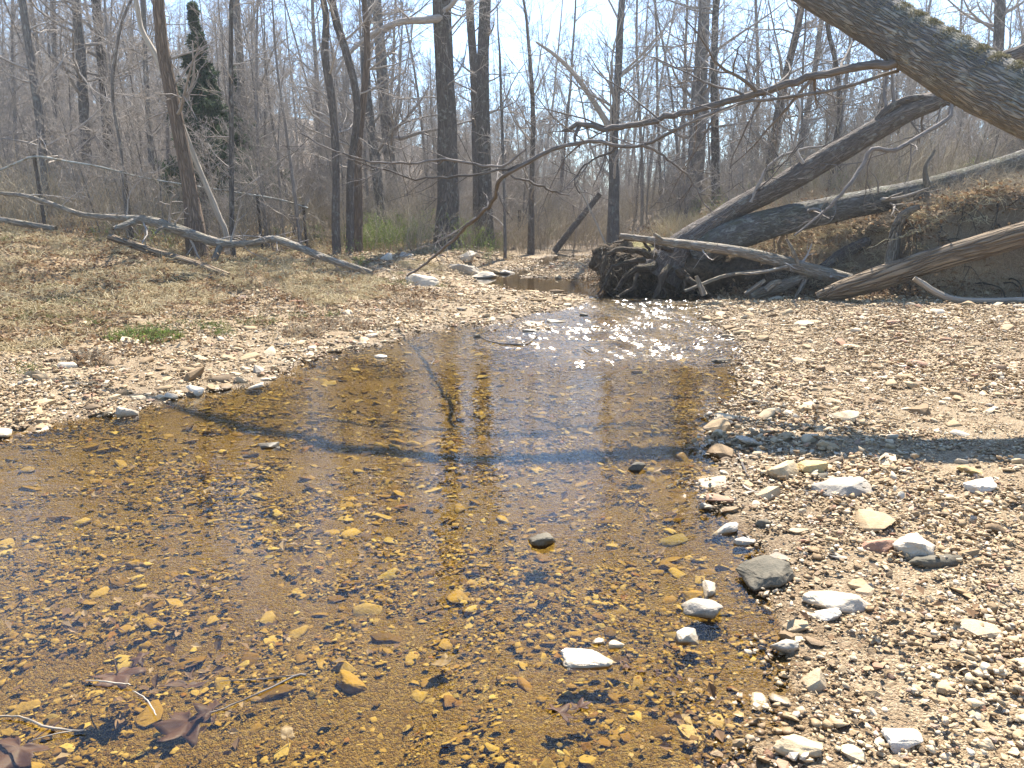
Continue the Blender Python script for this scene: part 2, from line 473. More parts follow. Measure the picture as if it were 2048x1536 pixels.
def spaced(lo, hi, mid, n, k):
    u = np.linspace(-1, 1, n)
    f = np.sinh(k * u) / math.sinh(k)
    return np.where(f < 0, mid + (mid - lo) * f, mid + (hi - mid) * f)
gx = spaced(-150, 150, 1.0, 300, 6.6)
gy = spaced(-14, 190, 7.0, 330, 5.2)
GX, GY = np.meshgrid(gx, gy)
GZ, GD, GL, GB = terrain(GX, GY)
nx, ny = len(gx), len(gy)
idx = np.arange(nx * ny).reshape(ny, nx)
quads = np.stack([idx[:-1, :-1], idx[:-1, 1:], idx[1:, 1:], idx[1:, :-1]], -1).reshape(-1, 4)
GV = np.stack([GX, GY, GZ], -1).reshape(-1, 3)
fD = GD.ravel()[quads].mean(1); fL = GL.ravel()[quads].mean(1) > .5; fB = GB.ravel()[quads].mean(1)
fY = GY.ravel()[quads].mean(1); fX = GX.ravel()[quads].mean(1)
GRASSD = 2.6
GRS = np.where(GL, sstep(2.2, 4.2, GD + snoise(GX, GY, .35, 20) * .9), sstep(.15, .9, GB)).ravel()
GRS = np.where(GD.ravel() < 0, 0, GRS)
LIT = np.where(GL, sstep(9, 13, GD), sstep(2, 5, GB)).ravel()
LIT = np.maximum(LIT, sstep(26, 31, GY).ravel() * (GD.ravel() > 0))

def ground_mat():
    t = NT('ground')
    pos = t.pos()
    sx = t.n('SeparateXYZ'); t.set(sx.inputs[0], pos)
    flat = t.vscale(pos, (1, 1, .3))
    cell = t.voro(flat, 75, 'F1', 'Color'); cd = t.voro(flat, 75)
    sep = t.n('SeparateColor'); t.set(sep.inputs[0], cell)
    g = t.ramp(sep.outputs[0], [(0, (.15, .10, .055)), (.3, (.28, .20, .115)), (.6, (.38, .29, .175)), (.85, (.50, .42, .29)), (1, (.33, .2, .11))])
    cell2 = t.voro(flat, 190, 'F1', 'Color'); cd2 = t.voro(flat, 190)
    sep2 = t.n('SeparateColor'); t.set(sep2.inputs[0], cell2)
    g2 = t.ramp(sep2.outputs[0], [(0, (.10, .07, .04)), (.4, (.27, .19, .11)), (.75, (.42, .33, .21)), (1, (.56, .48, .35))])
    g = t.mix(t.rng(t.noise(pos, 5, 3, .6), .4, .6, .35, .9), g, g2)
    fine = t.noise(pos, 240, 3, .6); big = t.noise(pos, 1.3, 4, .6); mid = t.noise(pos, 6, 4, .6)
    g = t.mix(t.rng(fine, .4, .7, 0, .35), g, (.24, .17, .095))
    g = t.mix(t.rng(big, .4, .65, 0, .4), g, t.mix(1.0, g, (.75, .66, .55), 'MULTIPLY'))
    # leaf / straw covered soil
    straw = t.noise(t.vscale(pos, (1, .35, 1)), 45, 4, .7, .8)
    s = t.ramp(straw, [(.25, (.12, .08, .045)), (.45, (.28, .20, .115)), (.6, (.43, .33, .19)), (.75, (.55, .45, .27))])
    s = t.mix(t.rng(mid, .42, .62, 0, .55), s, (.17, .11, .065))
    lit = t.ramp(t.noise(pos, 22, 4, .7, .5), [(.3, (.08, .06, .042)), (.5, (.17, .125, .085)), (.7, (.27, .21, .145))])
    c = t.mix(t.attr('grass', 'Fac'), g, s)
    c = t.mix(t.attr('litter', 'Fac'), c, lit)
    c = t.mix(t.attr('soil', 'Fac'), c, t.mix(t.rng(mid, .35, .65), (.07, .048, .032), (.17, .12, .08)))
    wet = t.rng(t.math('ADD', sx.outputs[2], t.math('MULTIPLY', t.math('SUBTRACT', mid, .5), .05)), .035, .004)
    c = t.mix(wet, c, t.mix(1.0, c, (.62, .56, .47), 'MULTIPLY'))
    c = t.mix(t.rng(sx.outputs[2], 0, -.03), c, t.mix(1.0, c, (.82, .76, .36), 'MULTIPLY'))
    h = t.math('ADD', t.math('ADD', t.math('MULTIPLY', t.math('SUBTRACT', 1.0, cd), .8), t.math('MULTIPLY', t.math('SUBTRACT', 1.0, cd2), .5)), t.math('ADD', t.math('MULTIPLY', fine, .3), t.math('MULTIPLY', t.math('MULTIPLY', straw, t.attr('grass', 'Fac')), .9)))
    h = t.math('ADD', h, t.math('MULTIPLY', t.math('MULTIPLY', t.noise(pos, 9, 6, .75), t.attr('soil', 'Fac')), 4.0))
    rough = t.math('MAXIMUM', t.rng(wet, 0, 1, .9, .35), t.rng(sx.outputs[2], .006, -.004, 0, .9))
    return t.done(t.pbsdf(c, rough, t.bump(h, .8, .02), t.rng(sx.outputs[2], .006, -.004, .3, .02)))
M['ground'] = ground_mat()
# bare, root-bound soil where the right bank is cut steeply
SOIL = (sstep(.02, .25, GB) * sstep(1.6, .9, GB) * (~GL)).ravel() * (.35 + .35 * snoise(GX, GY, .4, 33).ravel())

SOIL = np.maximum(SOIL, (sstep(13.2, 14.5, GY) * (GD < 0)).ravel() * .9)
def sub_ground(name, mask):
    f = quads[mask]
    used, inv = np.unique(f, return_inverse=True)
    mb = MB(); mb.add(GV[used], quads=inv.reshape(-1, 4))
    o = mb.obj(name, M['ground'])
    for nm, A in (('grass', GRS), ('litter', LIT), ('soil', np.clip(SOIL, 0, 1))):
        a = o.data.attributes.new(nm, 'FLOAT', 'POINT'); a.data.foreach_set('value', A[used].astype(np.float32))
    o['kind'] = 'structure'
    return o
far = fY > 30
m_bed = (fD < 0) & ~far
m_gl = (fD >= 0) & (fD < 3.0) & fL & ~far
m_gr = (fD >= 0) & (~fL) & (fB < .25) & ~far
m_bl = (fD >= 3.0) & (fD < 10.5) & fL & ~far
m_br = (fD >= 0) & (~fL) & (fB >= .25) & (fB < 4) & ~far
m_ff = ~(m_bed | m_gl | m_gr | m_bl | m_br)
G_BED = sub_ground('creek_bed', m_bed)
G_GL = sub_ground('gravel_bar_left', m_gl)
G_GR = sub_ground('gravel_bar_right', m_gr)
G_BL = sub_ground('bank_left', m_bl)
G_BR = sub_ground('bank_right', m_br)
G_FF = sub_ground('forest_floor', m_ff)

# ------------------------------------------------------------------ water: one sheet, ground rises out of it
def water_mat():
    t = NT('water')
    pos = t.pos()
    sx = t.n('SeparateXYZ'); t.set(sx.inputs[0], pos)
    y = sx.outputs[1]
    riff = t.math('MULTIPLY', t.rng(y, 6.3, 7.6), t.rng(y, 14.0, 12.8))
    riff = t.math('MULTIPLY', riff, t.rng(t.noise(t.vscale(pos, (1.1, .6, 1)), 1.2, 2), .25, .42))
    still = t.rng(y, 12.6, 14.5, 1, .12)
    n1 = t.noise(t.vscale(pos, (1.0, 2.6, 1)), 7.0, 3, .55, .3)
    n2 = t.noise(t.vscale(pos, (1.0, 1.7, 1)), 26.0, 2, .5, .4)
    n3 = t.noise(t.vscale(pos, (1.0, 1.5, 1)), 3.0, 2, .5, .5)
    calm = t.math('ADD', t.math('MULTIPLY', n1, .0032), t.math('ADD', t.math('MULTIPLY', n2, .0011), t.math('MULTIPLY', n3, .0035)))
    r1 = t.noise(t.vscale(pos, (1.0, 1.5, 1)), 9.0, 4, .6, .6)
    r2 = t.noise(t.vscale(pos, (1.0, 1.2, 1)), 32.0, 3, .55, .3)
    rough_h = t.math('ADD', t.math('MULTIPLY', r1, .10), t.math('MULTIPLY', r2, .032))
    h = t.math('MULTIPLY', calm, still)
    nrm = t.bump(h, 1.0, 1.0)
    fr = t.n('Fresnel'); fr.inputs['IOR'].default_value = 1.333; t.set(fr.inputs['Normal'], nrm)
    gl = t.n('BsdfGlossy'); t.set(gl.inputs['Roughness'], t.rng(riff, 0, 1, .02, .16)); t.set(gl.inputs['Normal'], nrm)
    gl.inputs['Color'].default_value = (1, 1, 1, 1)
    tr = t.n('BsdfTransparent'); tr.inputs['Color'].default_value = (.95, .92, .79, 1)
    mx = t.n('MixShader')
    t.set(mx.inputs[0], fr.outputs[0])
    t.t.links.new(tr.outputs[0], mx.inputs[1]); t.t.links.new(gl.outputs[0], mx.inputs[2])
    return t.done(mx.outputs[0])
M['water'] = water_mat()
wx = np.unique(np.concatenate([np.arange(-9, -1.2, .35), np.arange(-1.2, 3.9, .019), np.arange(3.9, 7, .4)]))
wy = np.unique(np.concatenate([np.arange(-10, 6.4, .25), np.arange(6.4, 13.8, .0115), np.arange(13.8, 34, .35)]))
WX, WY = np.meshgrid(wx, wy)
WZ = np.zeros_like(WX)
_r = np.random.default_rng(77)
for k in range(26):
    lam = .026 * (4.0 ** _r.uniform()); th_ = _r.normal(math.pi / 2, .75); kk = 2 * math.pi / lam
    ph_ = _r.uniform(0, 6.28) + 1.5 * snoise(WX, WY, .5, 300 + k)
    WZ += .078 / kk * np.sin(kk * (WX * math.cos(th_) + WY * math.sin(th_)) + ph_)
patch = sstep(-.55, .35, snoise(WX, WY, .35, 70) + .6 * snoise(WX, WY, 1.1, 71))
WZ *= sstep(6.2, 8.2, WY) * sstep(13.7, 12.9, WY) * (.42 + .7 * patch) * sstep(-1.2, .6, WX - .12 * (WY - 7)) * 1.5
wi = np.arange(WX.size).reshape(WX.shape)
wq = np.stack([wi[:-1, :-1], wi[:-1, 1:], wi[1:, 1:], wi[1:, :-1]], -1).reshape(-1, 4)
cx_ = WX.ravel()[wq].mean(1); cy_ = WY.ravel()[wq].mean(1)
wq = wq[sdist(cx_, cy_, WPOLY) < .45]
used, inv = np.unique(wq, return_inverse=True)
wv = np.stack([WX, WY, WZ], -1).reshape(-1, 3)[used]
mb = MB(); mb.add(wv, quads=inv.reshape(-1, 4))
o = mb.obj('water', M['water']); o['kind'] = 'structure'

# ------------------------------------------------------------------ scatter machinery
def scatter_group():
    g = bpy.data.node_groups.new('scatter', 'GeometryNodeTree')
    g.interface.new_socket('Geometry', in_out='INPUT', socket_type='NodeSocketGeometry')
    g.interface.new_socket('Collection', in_out='INPUT', socket_type='NodeSocketCollection')
    g.interface.new_socket('Geometry', in_out='OUTPUT', socket_type='NodeSocketGeometry')
    N = g.nodes; L = g.links
    gi = N.new('NodeGroupInput'); go = N.new('NodeGroupOutput')
    ci = N.new('GeometryNodeCollectionInfo'); ci.inputs['Separate Children'].default_value = True; ci.inputs['Reset Children'].default_value = True
    ip = N.new('GeometryNodeInstanceOnPoints'); ip.inputs['Pick Instance'].default_value = True
    def named(nm, dt):
        a = N.new('GeometryNodeInputNamedAttribute'); a.data_type = dt; a.inputs['Name'].default_value = nm
        return a.outputs['Attribute']
    e2r = N.new('FunctionNodeEulerToRotation')
    L.new(named('rot', 'FLOAT_VECTOR'), e2r.inputs[0])
    L.new(gi.outputs[0], ip.inputs['Points']); L.new(gi.outputs[1], ci.inputs['Collection'])
    L.new(ci.outputs[0], ip.inputs['Instance'])
    L.new(named('pick', 'INT'), ip.inputs['Instance Index'])
    L.new(e2r.outputs[0], ip.inputs['Rotation'])
    L.new(named('siz', 'FLOAT_VECTOR'), ip.inputs['Scale'])
    L.new(ip.outputs[0], go.inputs[0])
    return g
SCAT = scatter_group()
def source_collection(name, meshes):
    c = bpy.data.collections.new(name)
    for k, me in enumerate(meshes):
        c.objects.link(bpy.data.objects.new('%s_%02d' % (name, k), me))
    return c
def scatter(name, col, P, rot, siz, parent=None, label=None, cat=None, pick=None):
    P = np.asarray(P, np.float32)
    n = len(P)
    me = bpy.data.meshes.new(name)
    me.vertices.add(n); me.vertices.foreach_set('co', P.ravel())
    nsrc = len(col.objects)
    pk = rng.integers(0, nsrc, n) if pick is None else pick
    siz = np.asarray(siz, np.float32)
    if siz.ndim == 1: siz = np.repeat(siz[:, None], 3, 1)
    a = me.attributes.new('rot', 'FLOAT_VECTOR', 'POINT'); a.data.foreach_set('vector', np.asarray(rot, np.float32).ravel())
    a = me.attributes.new('siz', 'FLOAT_VECTOR', 'POINT'); a.data.foreach_set('vector', siz.ravel())
    a = me.attributes.new('pick', 'INT', 'POINT'); a.data.foreach_set('value', np.asarray(pk, np.int32))
    o = bpy.data.objects.new(name, me); COL.objects.link(o)
    md = o.modifiers.new('scatter', 'NODES'); md.node_group = SCAT
    for it in SCAT.interface.items_tree:
        if it.item_type == 'SOCKET' and it.in_out == 'INPUT' and it.name == 'Collection': md[it.identifier] = col
    o['kind'] = 'stuff'
    if parent is not None: o.parent = parent
    tag(o, label, cat)
    return o

# ------------------------------------------------------------------ stones
def hull_rock(n, ax, seed, jit=.16, boxy=.5):
    r = np.random.default_rng(seed)
    p = norm(r.normal(0, 1, (n, 3)))
    p = np.sign(p) * np.abs(p) ** (1 - .45 * boxy)
    p = p / np.abs(p).max(1, keepdims=True) * boxy + norm(p) * (1 - boxy)
    p = p * (1 + r.uniform(-jit, jit, (n, 1))) * np.array(ax)
    bm = bmesh.new()
    for q in p: bm.verts.new(q)
    res = bmesh.ops.convex_hull(bm, input=bm.verts)
    bmesh.ops.delete(bm, geom=[v for v in bm.verts if not v.link_faces], context='VERTS')
    return bm
def bm_arrays(bm):
    bm.verts.index_update()
    bmesh.ops.triangulate(bm, faces=bm.faces)
    V = np.array([v.co[:] for v in bm.verts]); T = np.array([[v.index for v in f.verts] for f in bm.faces])
    bm.free()
    return V, T
def flat_mesh(V, T, name, mat, tone=.5, smooth=False):
    mb = MB(); mb.add(V, tris=T, tone=tone)
    return mb.mesh(name, mat, smooth)
stone_meshes = []
for k in range(16):
    fl = [.42, .5, .62, .36][k % 4]; el = [1, .8, .68, .9][(k // 4) % 4]
    V, T = bm_arrays(hull_rock(20 + k % 6, (1, el, fl), 100 + k, .15, [.35, .7, .25, .55][k % 4]))
    me = flat_mesh(V, T, 'stone', M['stone'], .1 * k)
    if k % 3 != 2:
        bm = bmesh.new(); bm.from_mesh(me)
        bmesh.ops.bevel(bm, geom=[e for e in bm.edges], offset=.045, segments=1, affect='EDGES', clamp_overlap=True)
        for f in bm.faces: f.smooth = True
        bm.to_mesh(me); bm.free()
    stone_meshes.append(me)
C_STONE = source_collection('stone_source', stone_meshes)

def pebble_patch(seed, n, spread, rmin, rmax):
    r = np.random.default_rng(seed); mb = MB()
    for k in range(n):
        rad = rmin + (rmax - rmin) * r.uniform() ** 2.2
        V, T = bm_arrays(hull_rock(12, (rad, rad * r.uniform(.6, 1), rad * r.uniform(.4, .75)), seed * 100 + k, .13, .3))
        a = r.uniform(0, 6.28); ca, sa = math.cos(a), math.sin(a)
        tx = r.normal(0, .3, 2)
        V = V @ np.array([[ca, sa, 0], [-sa, ca, 0], [0, 0, 1]])
        V[:, 2] += V[:, 0] * tx[0] + V[:, 1] * tx[1]
        d = spread * math.sqrt(r.uniform()); b = r.uniform(0, 6.28)
        V += np.array([d * math.cos(b), d * math.sin(b), rad * .2])
        mb.add(V, tris=T, tone=r.uniform())
    return mb.mesh('pebbles', M['stone'], seed % 3 != 0)
C_PEB = source_collection('pebble_source', [pebble_patch(500 + k, 34, .13, .005, .019) for k in range(8)])

def sample_region(n, x0, x1, y0, y1, test):
    x = rng.uniform(x0, x1, n); y = rng.uniform(y0, y1, n)
    z, d, lf, inb = terrain(x, y)
    k = test(x, y, z, d, lf, inb)
    return x[k], y[k], z[k], d[k]
def in_view(x, y, m=1.25):
    return np.abs(x) < .666 * m * (y + .8) + .4

gL = lambda x, y, z, d, lf, inb: (d > -.05) & (d < 3.4) & lf & in_view(x, y) & (y < 25)
gR = lambda x, y, z, d, lf, inb: (d > -.05) & (~lf) & (inb < .25) & in_view(x, y) & (y < 27)
gB = lambda x, y, z, d, lf, inb: (d <= 0) & in_view(x, y) & (y < 13.5)
AREA = (-9, 10, .9, 27)
aa = (AREA[1] - AREA[0]) * (AREA[3] - AREA[2])

def put_pebbles(parent, test, dens, zf):
    x, y, z, d = sample_region(int(aa * dens), *AREA, test)
    keep = rng.uniform(0, 1, len(x)) < np.clip(1.35 - y / 14, .22, 1) * np.clip(.62 + .5 * snoise(x, y, .5, 80) + .35 * snoise(x, y, 1.6, 81), .12 if zf < .6 else .42, 1)
    x, y, z = x[keep], y[keep], z[keep]
    s = rng.uniform(.5, 1.3, len(x)) * (1 + .05 * np.maximum(y - 4, 0)) * np.clip(1 + .35 * snoise(x, y, .35, 82), .6, 1.5)
    s = np.stack([s, s, s * zf], 1)
    rot = np.stack([rng.normal(0, .12, len(x)), rng.normal(0, .12, len(x)), rng.uniform(0, 6.28, len(x))], 1)
    o = scatter('pebbles', C_PEB, np.stack([x, y, z + .002], 1), rot, s, parent)
    return o
put_pebbles(G_GR, gR, 210, .8)
put_pebbles(G_GL, gL, 110, .8)
put_pebbles(G_BED, gB, 110, .5)

# hero rocks keep their own ground free of stones
HERO = []   # (x, y, radius)

def put_stones(parent, test, dens, med, sig, rmax=.12, edge=0.0, sink=.25, flatten=1.0, sizefall=None):
    x, y, z, d = sample_region(int(aa * dens), *AREA, test)
    clump = snoise(x, y, .45, 40) + .5 * snoise(x, y, 1.3, 41)
    keep = rng.uniform(0, 1, len(x)) < np.clip(.55 + .35 * clump + edge * np.exp(-np.abs(d) / .35), .1, 1)
    if sizefall is not None: keep &= rng.uniform(0, 1, len(x)) < sizefall(x, y, d)
    x, y, z, d = x[keep], y[keep], z[keep], d[keep]
    r = np.minimum(med * np.exp(rng.normal(0, sig, len(x))), rmax)
    for hx, hy, hr in HERO:
        ok = (x - hx) ** 2 + (y - hy) ** 2 > (hr * .9 + r * .8) ** 2
        x, y, z, d, r = x[ok], y[ok], z[ok], d[ok], r[ok]
    # thin out overlaps of large stones
    order = np.argsort(-r); x, y, z, d, r = x[order], y[order], z[order], d[order], r[order]
    nb = min(1200, len(x)); ok = np.ones(len(x), bool)
    for i in range(1, nb):
        q = (x[:i] - x[i]) ** 2 + (y[:i] - y[i]) ** 2 < (.8 * (r[:i] + r[i])) ** 2
        if (q & ok[:i]).any(): ok[i] = False
    x, y, z, d, r = x[ok], y[ok], z[ok], d[ok], r[ok]
    zz = z + r * .5 * (.5 - sink)
    P = np.stack([x, y, zz], 1)
    rot = np.stack([rng.normal(0, .22, len(x)), rng.normal(0, .22, len(x)), rng.uniform(0, 6.28, len(x))], 1)
    sc = np.stack([r * rng.uniform(.9, 1.3, len(x)), r * rng.uniform(.75, 1.1, len(x)), r * rng.uniform(.7, 1.25, len(x)) * flatten], 1)
    X, Y, D = px_of(P)
    size = 2 * r * FPX / D
    vis = (X > -20) & (X < 2068) & (Y < 1560)
    size = np.where(vis, size, 0)
    o = np.argsort(-size)
    pick = o[:300]; rest = o[300:]
    for i in pick:
        so = bpy.data.objects.new('stone', stone_meshes[int(rng.integers(0, 16))])
        so.location = P[i]; so.rotation_euler = rot[i]; so.scale = sc[i]; so.parent = parent
        COL.objects.link(so)
    scatter('loose_stones', C_STONE, P[rest], rot[rest], sc[rest], parent)

def ground_at(x, y):
    d = ray(x, y)
    ts = np.linspace(1.5, 60, 2400)
    X = d[0] * ts; Y = d[1] * ts; Z = CAM_H + d[2] * ts
    h = np.maximum(Hs(X, Y), 0.0)
    k = np.argmax(Z < h)
    if not (Z < h).any(): k = len(ts) - 1
    return np.array([X[k], Y[k], Hs(X[k:k + 1], Y[k:k + 1])[0]])

def rock_mesh(ax, seed, mat, boxy=.4, detail=2, rough=.05):
    bm = hull_rock(18, (1, 1, 1), seed, .2, boxy)
    bmesh.ops.bevel(bm, geom=list(bm.edges), offset=.10, segments=1, affect='EDGES', clamp_overlap=True)
    bmesh.ops.triangulate(bm, faces=bm.faces)
    for _ in range(detail):
        bmesh.ops.subdivide_edges(bm, edges=bm.edges, cuts=1, use_grid_fill=True)
        bmesh.ops.triangulate(bm, faces=bm.faces)
        if len(bm.faces) > 2600: break
    off = Vector((seed * 3.1, seed * 1.7, 0))
    for v in bm.verts:
        p = v.co.copy()
        k = 1 + rough * 2.2 * mnoise.noise(p * 1.6 + off) + rough * 1.2 * mnoise.noise(p * 4.5 + off) + rough * .6 * mnoise.noise(p * 11 + off)
        v.co = Vector((p.x * ax[0], p.y * ax[1], p.z * ax[2])) * k
    V, T = bm_arrays(bm)
    return flat_mesh(V, T, 'rock', mat, .5, True)

# pixel x, y of the foot, width px, height px, depth/width ratio, material, yaw, tilt, label, name, boxy
HEROES = [
 (1545, 1172, 118, 74, .8, 'rock_dark', .3, .10, 'dark angular wedge-shaped rock at the edge of the right gravel', 'rock', .2),
 (1692, 992, 104, 40, .7, 'rock_grey', .1, .08, 'flat grey boulder lying on the gravel below the trunk shadow', 'rock', .5),
 (1566, 955, 62, 44, .8, 'rock_tan', .5, .1, 'blocky tan rock at the waterline left of the flat grey boulder', 'rock', .7),
 (1625, 950, 62, 36, .8, 'rock_amber', -.5, .2, 'yellow-tan slab tilted beside the blocky tan rock', 'rock', .6),
 (1640, 960, 44, 22, .8, 'rock_dark', .2, .1, 'small dark stone in front of the yellow-tan slab', 'stone', .4),
 (1690, 1225, 112, 40, .8, 'rock_pale', .5, .12, 'broad pale flat slab half buried in fine gravel', 'slab', .5),
 (1650, 1245, 62, 28, .7, 'rock_white', -.3, .1, 'lumpy white stone leaning on the pale half-buried slab', 'stone', .2),
 (1835, 1115, 82, 56, .8, 'rock_pale', .7, .1, 'pale angular rock on the right gravel behind a dark elongated one', 'rock', .4),
 (1872, 1138, 100, 34, .45, 'rock_dark', .1, .05, 'long dark flat rock lying in front of the pale angular rock', 'rock', .3),
 (1762, 1105, 66, 36, .8, 'rock_red', .2, .15, 'flat reddish sandstone on the right gravel', 'stone', .5),
 (1592, 1515, 108, 54, .55, 'rock_tan', -.15, .05, 'smooth elongated tan cobble at the bottom right edge', 'cobble', .05),
 (1806, 1500, 78, 44, .7, 'rock_white', .3, .1, 'lumpy white rock near the bottom right corner', 'rock', .15),
 (1450, 1068, 62, 30, .6, 'rock_white', .2, .15, 'white flat stone in the shallows above a smaller white one', 'stone', .5),
 (1495, 1088, 46, 20, .6, 'rock_white', 0, .05, 'small white rectangular stone at the wet gravel edge', 'stone', .9),
 (1392, 1175, 52, 34, .8, 'rock_amber', .4, .1, 'rounded yellow stone standing in the shallows', 'stone', .1),
 (1418, 1190, 48, 30, .8, 'rock_pale', .9, .2, 'pale lumpy stone just right of the rounded yellow one', 'stone', .2),
 (1402, 1232, 84, 54, .7, 'rock_grey', -.3, .1, 'rough pitted grey and white rock in the shallows', 'rock', .15),
 (1376, 1285, 38, 30, .9, 'rock_white', .2, .1, 'small white block standing in the water', 'stone', 1.0),
 (1573, 1308, 52, 32, .7, 'rock_grey', -.2, .1, 'smooth grey stone on wet gravel by the near waterline', 'stone', .4),
 (1176, 1338, 104, 38, .5, 'rock_white', -.12, .05, 'long white-grey rock breaking the water near the bottom', 'rock', .4),
 (1232, 1298, 36, 18, .7, 'rock_white', .6, .2, 'small white stone in the water above the long white-grey rock', 'stone', .4),
 (1198, 1290, 30, 14, .7, 'rock_pale', .3, .1, 'little pale stone left of the small white one in the water', 'stone', .4),
 (1084, 1092, 64, 42, .8, 'rock_dark', .2, .1, 'solitary dark rock standing in the middle of the creek', 'rock', .3),
 (1276, 940, 40, 30, .6, 'rock_dark', .3, .3, 'small pointed dark rock with trapped leaves in the creek', 'rock', .2),
 (538, 896, 44, 16, .8, 'rock_dark', .1, .05, 'wet flat rock just breaking the water on the left', 'rock', .2),
 (1418, 1020, 36, 24, .7, 'rock_grey', .1, .2, 'small dark grey stone at the waterline below the tan rocks', 'stone', .2),
 (1528, 1058, 32, 26, .7, 'rock_dark', .1, .2, 'small dark upright stone at the wet edge', 'stone', .5),
 (1600, 1070, 46, 16, .5, 'rock_tan', .1, .0, 'oval tan pebble below the flat grey boulder', 'stone', .05),
 (255, 832, 40, 22, .5, 'rock_pale', .5, .4, 'pale slab tilted at the left waterline', 'slab', .8),
 (392, 792, 44, 22, .6, 'rock_white', -.3, .3, 'white wedge-shaped stone on the left waterline', 'stone', .6),
 (340, 800, 26, 16, .8, 'rock_pale', .2, .1, 'rounded pale stone left of the white wedge on the waterline', 'stone', .2),
 (508, 776, 36, 16, .7, 'rock_white', .2, .1, 'flat white stone at the left waterline under the bend', 'stone', .5),
 (1445, 725, 38, 14, .6, 'rock_dark', 0, .05, 'flat dark stone on the far end of the right shallows', 'stone', .6),
 (1700, 700, 46, 18, .7, 'rock_tan', .3, .1, 'tan stone on the far right gravel', 'stone', .3),
 (1842, 735, 44, 22, .7, 'rock_red', .2, .2, 'brownish rounded rock on the far right gravel', 'rock', .2),
 (1790, 652, 30, 16, .6, 'rock_red', .3, .1, 'reddish brick-like stone near the foot of the right bank', 'stone', .9),
 (1500, 893, 50, 26, .8, 'rock_pale', .6, .1, 'pale blocky stone touching the trunk shadow', 'stone', .7),
 (1975, 985, 60, 26, .7, 'rock_white', .2, .1, 'white flat-topped stone near the right edge', 'stone', .6),
 (1945, 950, 52, 22, .7, 'rock_amber', -.3, .2, 'yellow triangular slab near the right edge', 'slab', .4),
 (255, 1062, 22, 22, .9, 'rock_amber', .1, .1, 'small square yellow stone on the creek bed at left', 'stone', 1.0),
 (690, 1300, 66, 34, .7, 'rock_amber', -.5, .2, 'large amber slab on the creek bed left of centre', 'slab', .7),
 (845, 572, 74, 34, .6, 'rock_pale', -.35, .25, 'big pale slab on the left bank at the start of the bend', 'slab', .7),
 (925, 548, 74, 38, .7, 'rock_grey', .2, .2, 'big grey rounded boulder at the water in the bend', 'boulder', .4),
 (965, 556, 60, 26, .7, 'rock_pale', .5, .2, 'pale rock at the water below the big grey boulder', 'rock', .5),
 (775, 520, 34, 24, .5, 'rock_white', -.5, .5, 'white tilted slab in the grass below the great trunk', 'slab', .8),
 (930, 522, 50, 26, .6, 'rock_pale', -.6, .4, 'pale slab leaning above the big grey boulder', 'slab', .8),
 (812, 514, 30, 18, .8, 'rock_grey', .2, .2, 'small grey rock in the grass right of the white tilted slab', 'rock', .3),
 (1015, 548, 40, 18, .7, 'rock_grey', .2, .2, 'grey rock by the pool right of the boulder', 'rock', .4),
 (955, 675, 16, 16, .8, 'rock_dark', .2, .2, 'small dark upright stone in the riffle on the left', 'stone', .6),
 (762, 716, 26, 12, .7, 'rock_white', .2, .1, 'white stone standing in the water off the left bank', 'stone', .3),
 (1070, 652, 44, 12, .8, 'rock_grey', .2, .1, 'grey flat stone in the middle of the small rock island', 'stone', .5),
 (1110, 645, 36, 12, .8, 'rock_pale', .5, .1, 'pale stone at the top of the small rock island', 'stone', .4),
 (1062, 664, 34, 12, .8, 'rock_grey', .7, .1, 'grey stone at the near end of the small rock island', 'stone', .4),
 (1168, 632, 20, 9, .8, 'rock_dark', .7, .1, 'dark stone at the far end of the small rock island', 'stone', .4),
]
for k, (x, y, w, hgt, dr, mat, yaw, tilt, label, nm, boxy) in enumerate(HEROES):
    g = ground_at(x, y)
    D = math.sqrt(g[0] ** 2 + g[1] ** 2 + CAM_H ** 2)
    a = w * .5 * D / FPX
    hz = max(hgt * D / FPX * .62, a * .22)
    me = rock_mesh((a, a * dr, hz * .62), 900 + k, M[mat], boxy, 2 if w > 45 else 1, .06)
    o = bpy.data.objects.new(nm, me); COL.objects.link(o)
    z = g[2] + hz * .26
    if g[2] < 0 and mat != 'rock_amber': z = max(z, hz * .1)
    o.location = (g[0], g[1] + a * dr * .5, z)
    o.rotation_euler = (random.uniform(-tilt, tilt), tilt * random.choice((-1, 1)), yaw)
    tag(o, label, 'rock' if nm in ('rock', 'boulder') else 'stone')
    HERO.append((g[0], g[1] + a * dr * .5, a))

# stones that can be told apart: 300 largest per piece of setting, the rest joined
put_stones(G_GR, gR, 110, .030, .46, flatten=.8, edge=.5, sizefall=lambda x, y, d: np.clip(.16 + .17 * (y - 2) + .5 * np.exp(-np.abs(d) / .5), 0, 1))
put_stones(G_GL, gL, 105, .030, .45, flatten=.8, edge=.6, sizefall=lambda x, y, d: np.clip(1.15 - .28 * d, 0.05, 1))
put_stones(G_BED, gB, 150, .024, .45, rmax=.055, sink=.35, flatten=.6)

